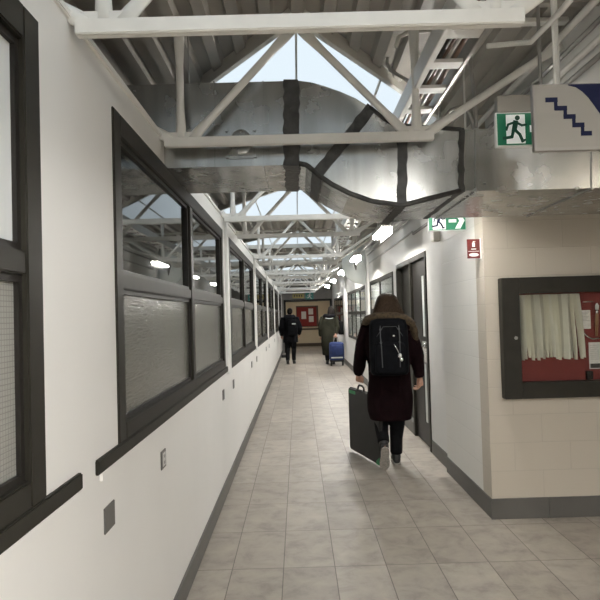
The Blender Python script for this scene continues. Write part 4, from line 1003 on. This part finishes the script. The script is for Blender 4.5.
m = MB(); m.tube([O+Vector(p) for p in ((-0.17, 0.02, 1.43), (-0.13, -0.09, 1.455), (0.0, -0.13, 1.445), (0.12, -0.10, 1.45), (0.17, 0.01, 1.44))], [0.04, 0.055, 0.055, 0.055, 0.04], 12); m.build('scarf', 'coat_black', w3, smooth=True)
m = MB(); m.tube([O+Vector(p) for p in ((-0.12, -0.155, 1.385), (-0.04, -0.18, 1.37), (0.05, -0.18, 1.37), (0.11, -0.165, 1.385))], [(0.010, 0.008)]*4, 8); m.build('collar_trim', 'pale_gray', w3, smooth=True)
a = O+Vector((0.335, 0.02, 1.08))
t = thing('shoulder_bag', a, 'black shoulder bag at the side of the long olive coat', 'bag')
MB().loft([[a+v for v in r_] for r_ in rbox_rings(0, 0, 0, 0.075, 0.16, 0.20)]).build('bag', 'cloth_black', t, smooth=True)
MB().tube([a+Vector(p) for p in ((0, -0.10, 0.17), (-0.06, -0.09, 0.28), (-0.13, -0.03, 0.375), (-0.13, 0.03, 0.375), (-0.06, 0.09, 0.28), (0, 0.10, 0.17))], [(0.018, 0.006)]*6, 8).build('strap', 'cloth_black', t, smooth=True)
ta = Vector((1.09, 17.42, 0.0))
t = thing('trolley_bag', ta, 'blue wheeled trolley bag with white stripe behind the olive coat', 'trolley bag')
MB().loft([[ta+v for v in r_] for r_ in rbox_rings(0, 0, 0.425, 0.215, 0.13, 0.265)]).build('bag', 'trolley_blue', t, smooth=True)
MB().loft([[ta+v for v in r_] for r_ in rbox_rings(0, -0.125, 0.45, 0.165, 0.03, 0.15)]).build('front_pocket', 'trolley_blue', t, smooth=True)
MB().box(ta.x-0.17, ta.x+0.17, ta.y-0.137, ta.y-0.118, 0.225, 0.262).build('stripe', 'pale_gray', t, bevel=0.004)
MB().box(ta.x-0.20, ta.x+0.20, ta.y-0.11, ta.y+0.12, 0.12, 0.18).build('base_frame', 'rubber', t, bevel=0.01)
for s_ in (-1, 1):
    m = MB(); m.tube([ta+Vector((s_*0.165-0.022, -0.06, 0.065)), ta+Vector((s_*0.165+0.022, -0.06, 0.065))], 0.064, 20); m.build('wheel', 'rubber', t, bevel=0.008)
    m = MB(); m.tube([ta+Vector((s_*0.165, 0.10, 0.0)), ta+Vector((s_*0.165, 0.10, 0.13))], 0.018, 10); m.build('foot', 'rubber', t)
    m = MB(); m.tube([ta+Vector((s_*0.09, 0.125, 0.55)), ta+Vector((s_*0.06, 0.17, 0.74)), ta+Vector((s_*0.05, 0.20, 0.80))], 0.009, 8); m.build('pole', 'frame_gray', t, smooth=True)
MB().tube([ta+Vector((-0.055, 0.20, 0.80)), ta+Vector((0.055, 0.20, 0.80))], 0.013, 10).build('handle', 'rubber', t)


# ---------------------------------------------------------------- light, camera
w = bpy.data.worlds.new('overcast_sky'); S.world = w; w.use_nodes = True
nt = w.node_tree; bg = nt.nodes['Background']
bg.inputs['Color'].default_value = (0.86, 0.94, 1.0, 1); bg.inputs['Strength'].default_value = 1.15

cam = bpy.data.cameras.new('camera'); co = bpy.data.objects.new('camera', cam); COL.objects.link(co); S.camera = co
cam.sensor_width = 36.0; cam.lens = 36.0*FPX/600.0; cam.clip_start = 0.05
# world axes of the camera, from the same ray model that measured the photograph
fwd = ray(300, 300).normalized(); rt = (ray(900, 300)-ray(300, 300)).normalized(); up = rt.cross(fwd)
co.matrix_world = Matrix(((rt.x, up.x, -fwd.x, 0), (rt.y, up.y, -fwd.y, 0), (rt.z, up.z, -fwd.z, H0), (0, 0, 0, 1)))
S.view_settings.view_transform = 'Standard'; S.view_settings.look = 'None'; S.view_settings.gamma = 1.0; S.view_settings.use_curve_mapping = False
S.view_settings.exposure = 0.0
S.cycles.use_denoising = True
S.cycles.max_bounces = 10; S.cycles.diffuse_bounces = 6; S.cycles.transparent_max_bounces = 16
S.cycles.sample_clamp_indirect = 6.0
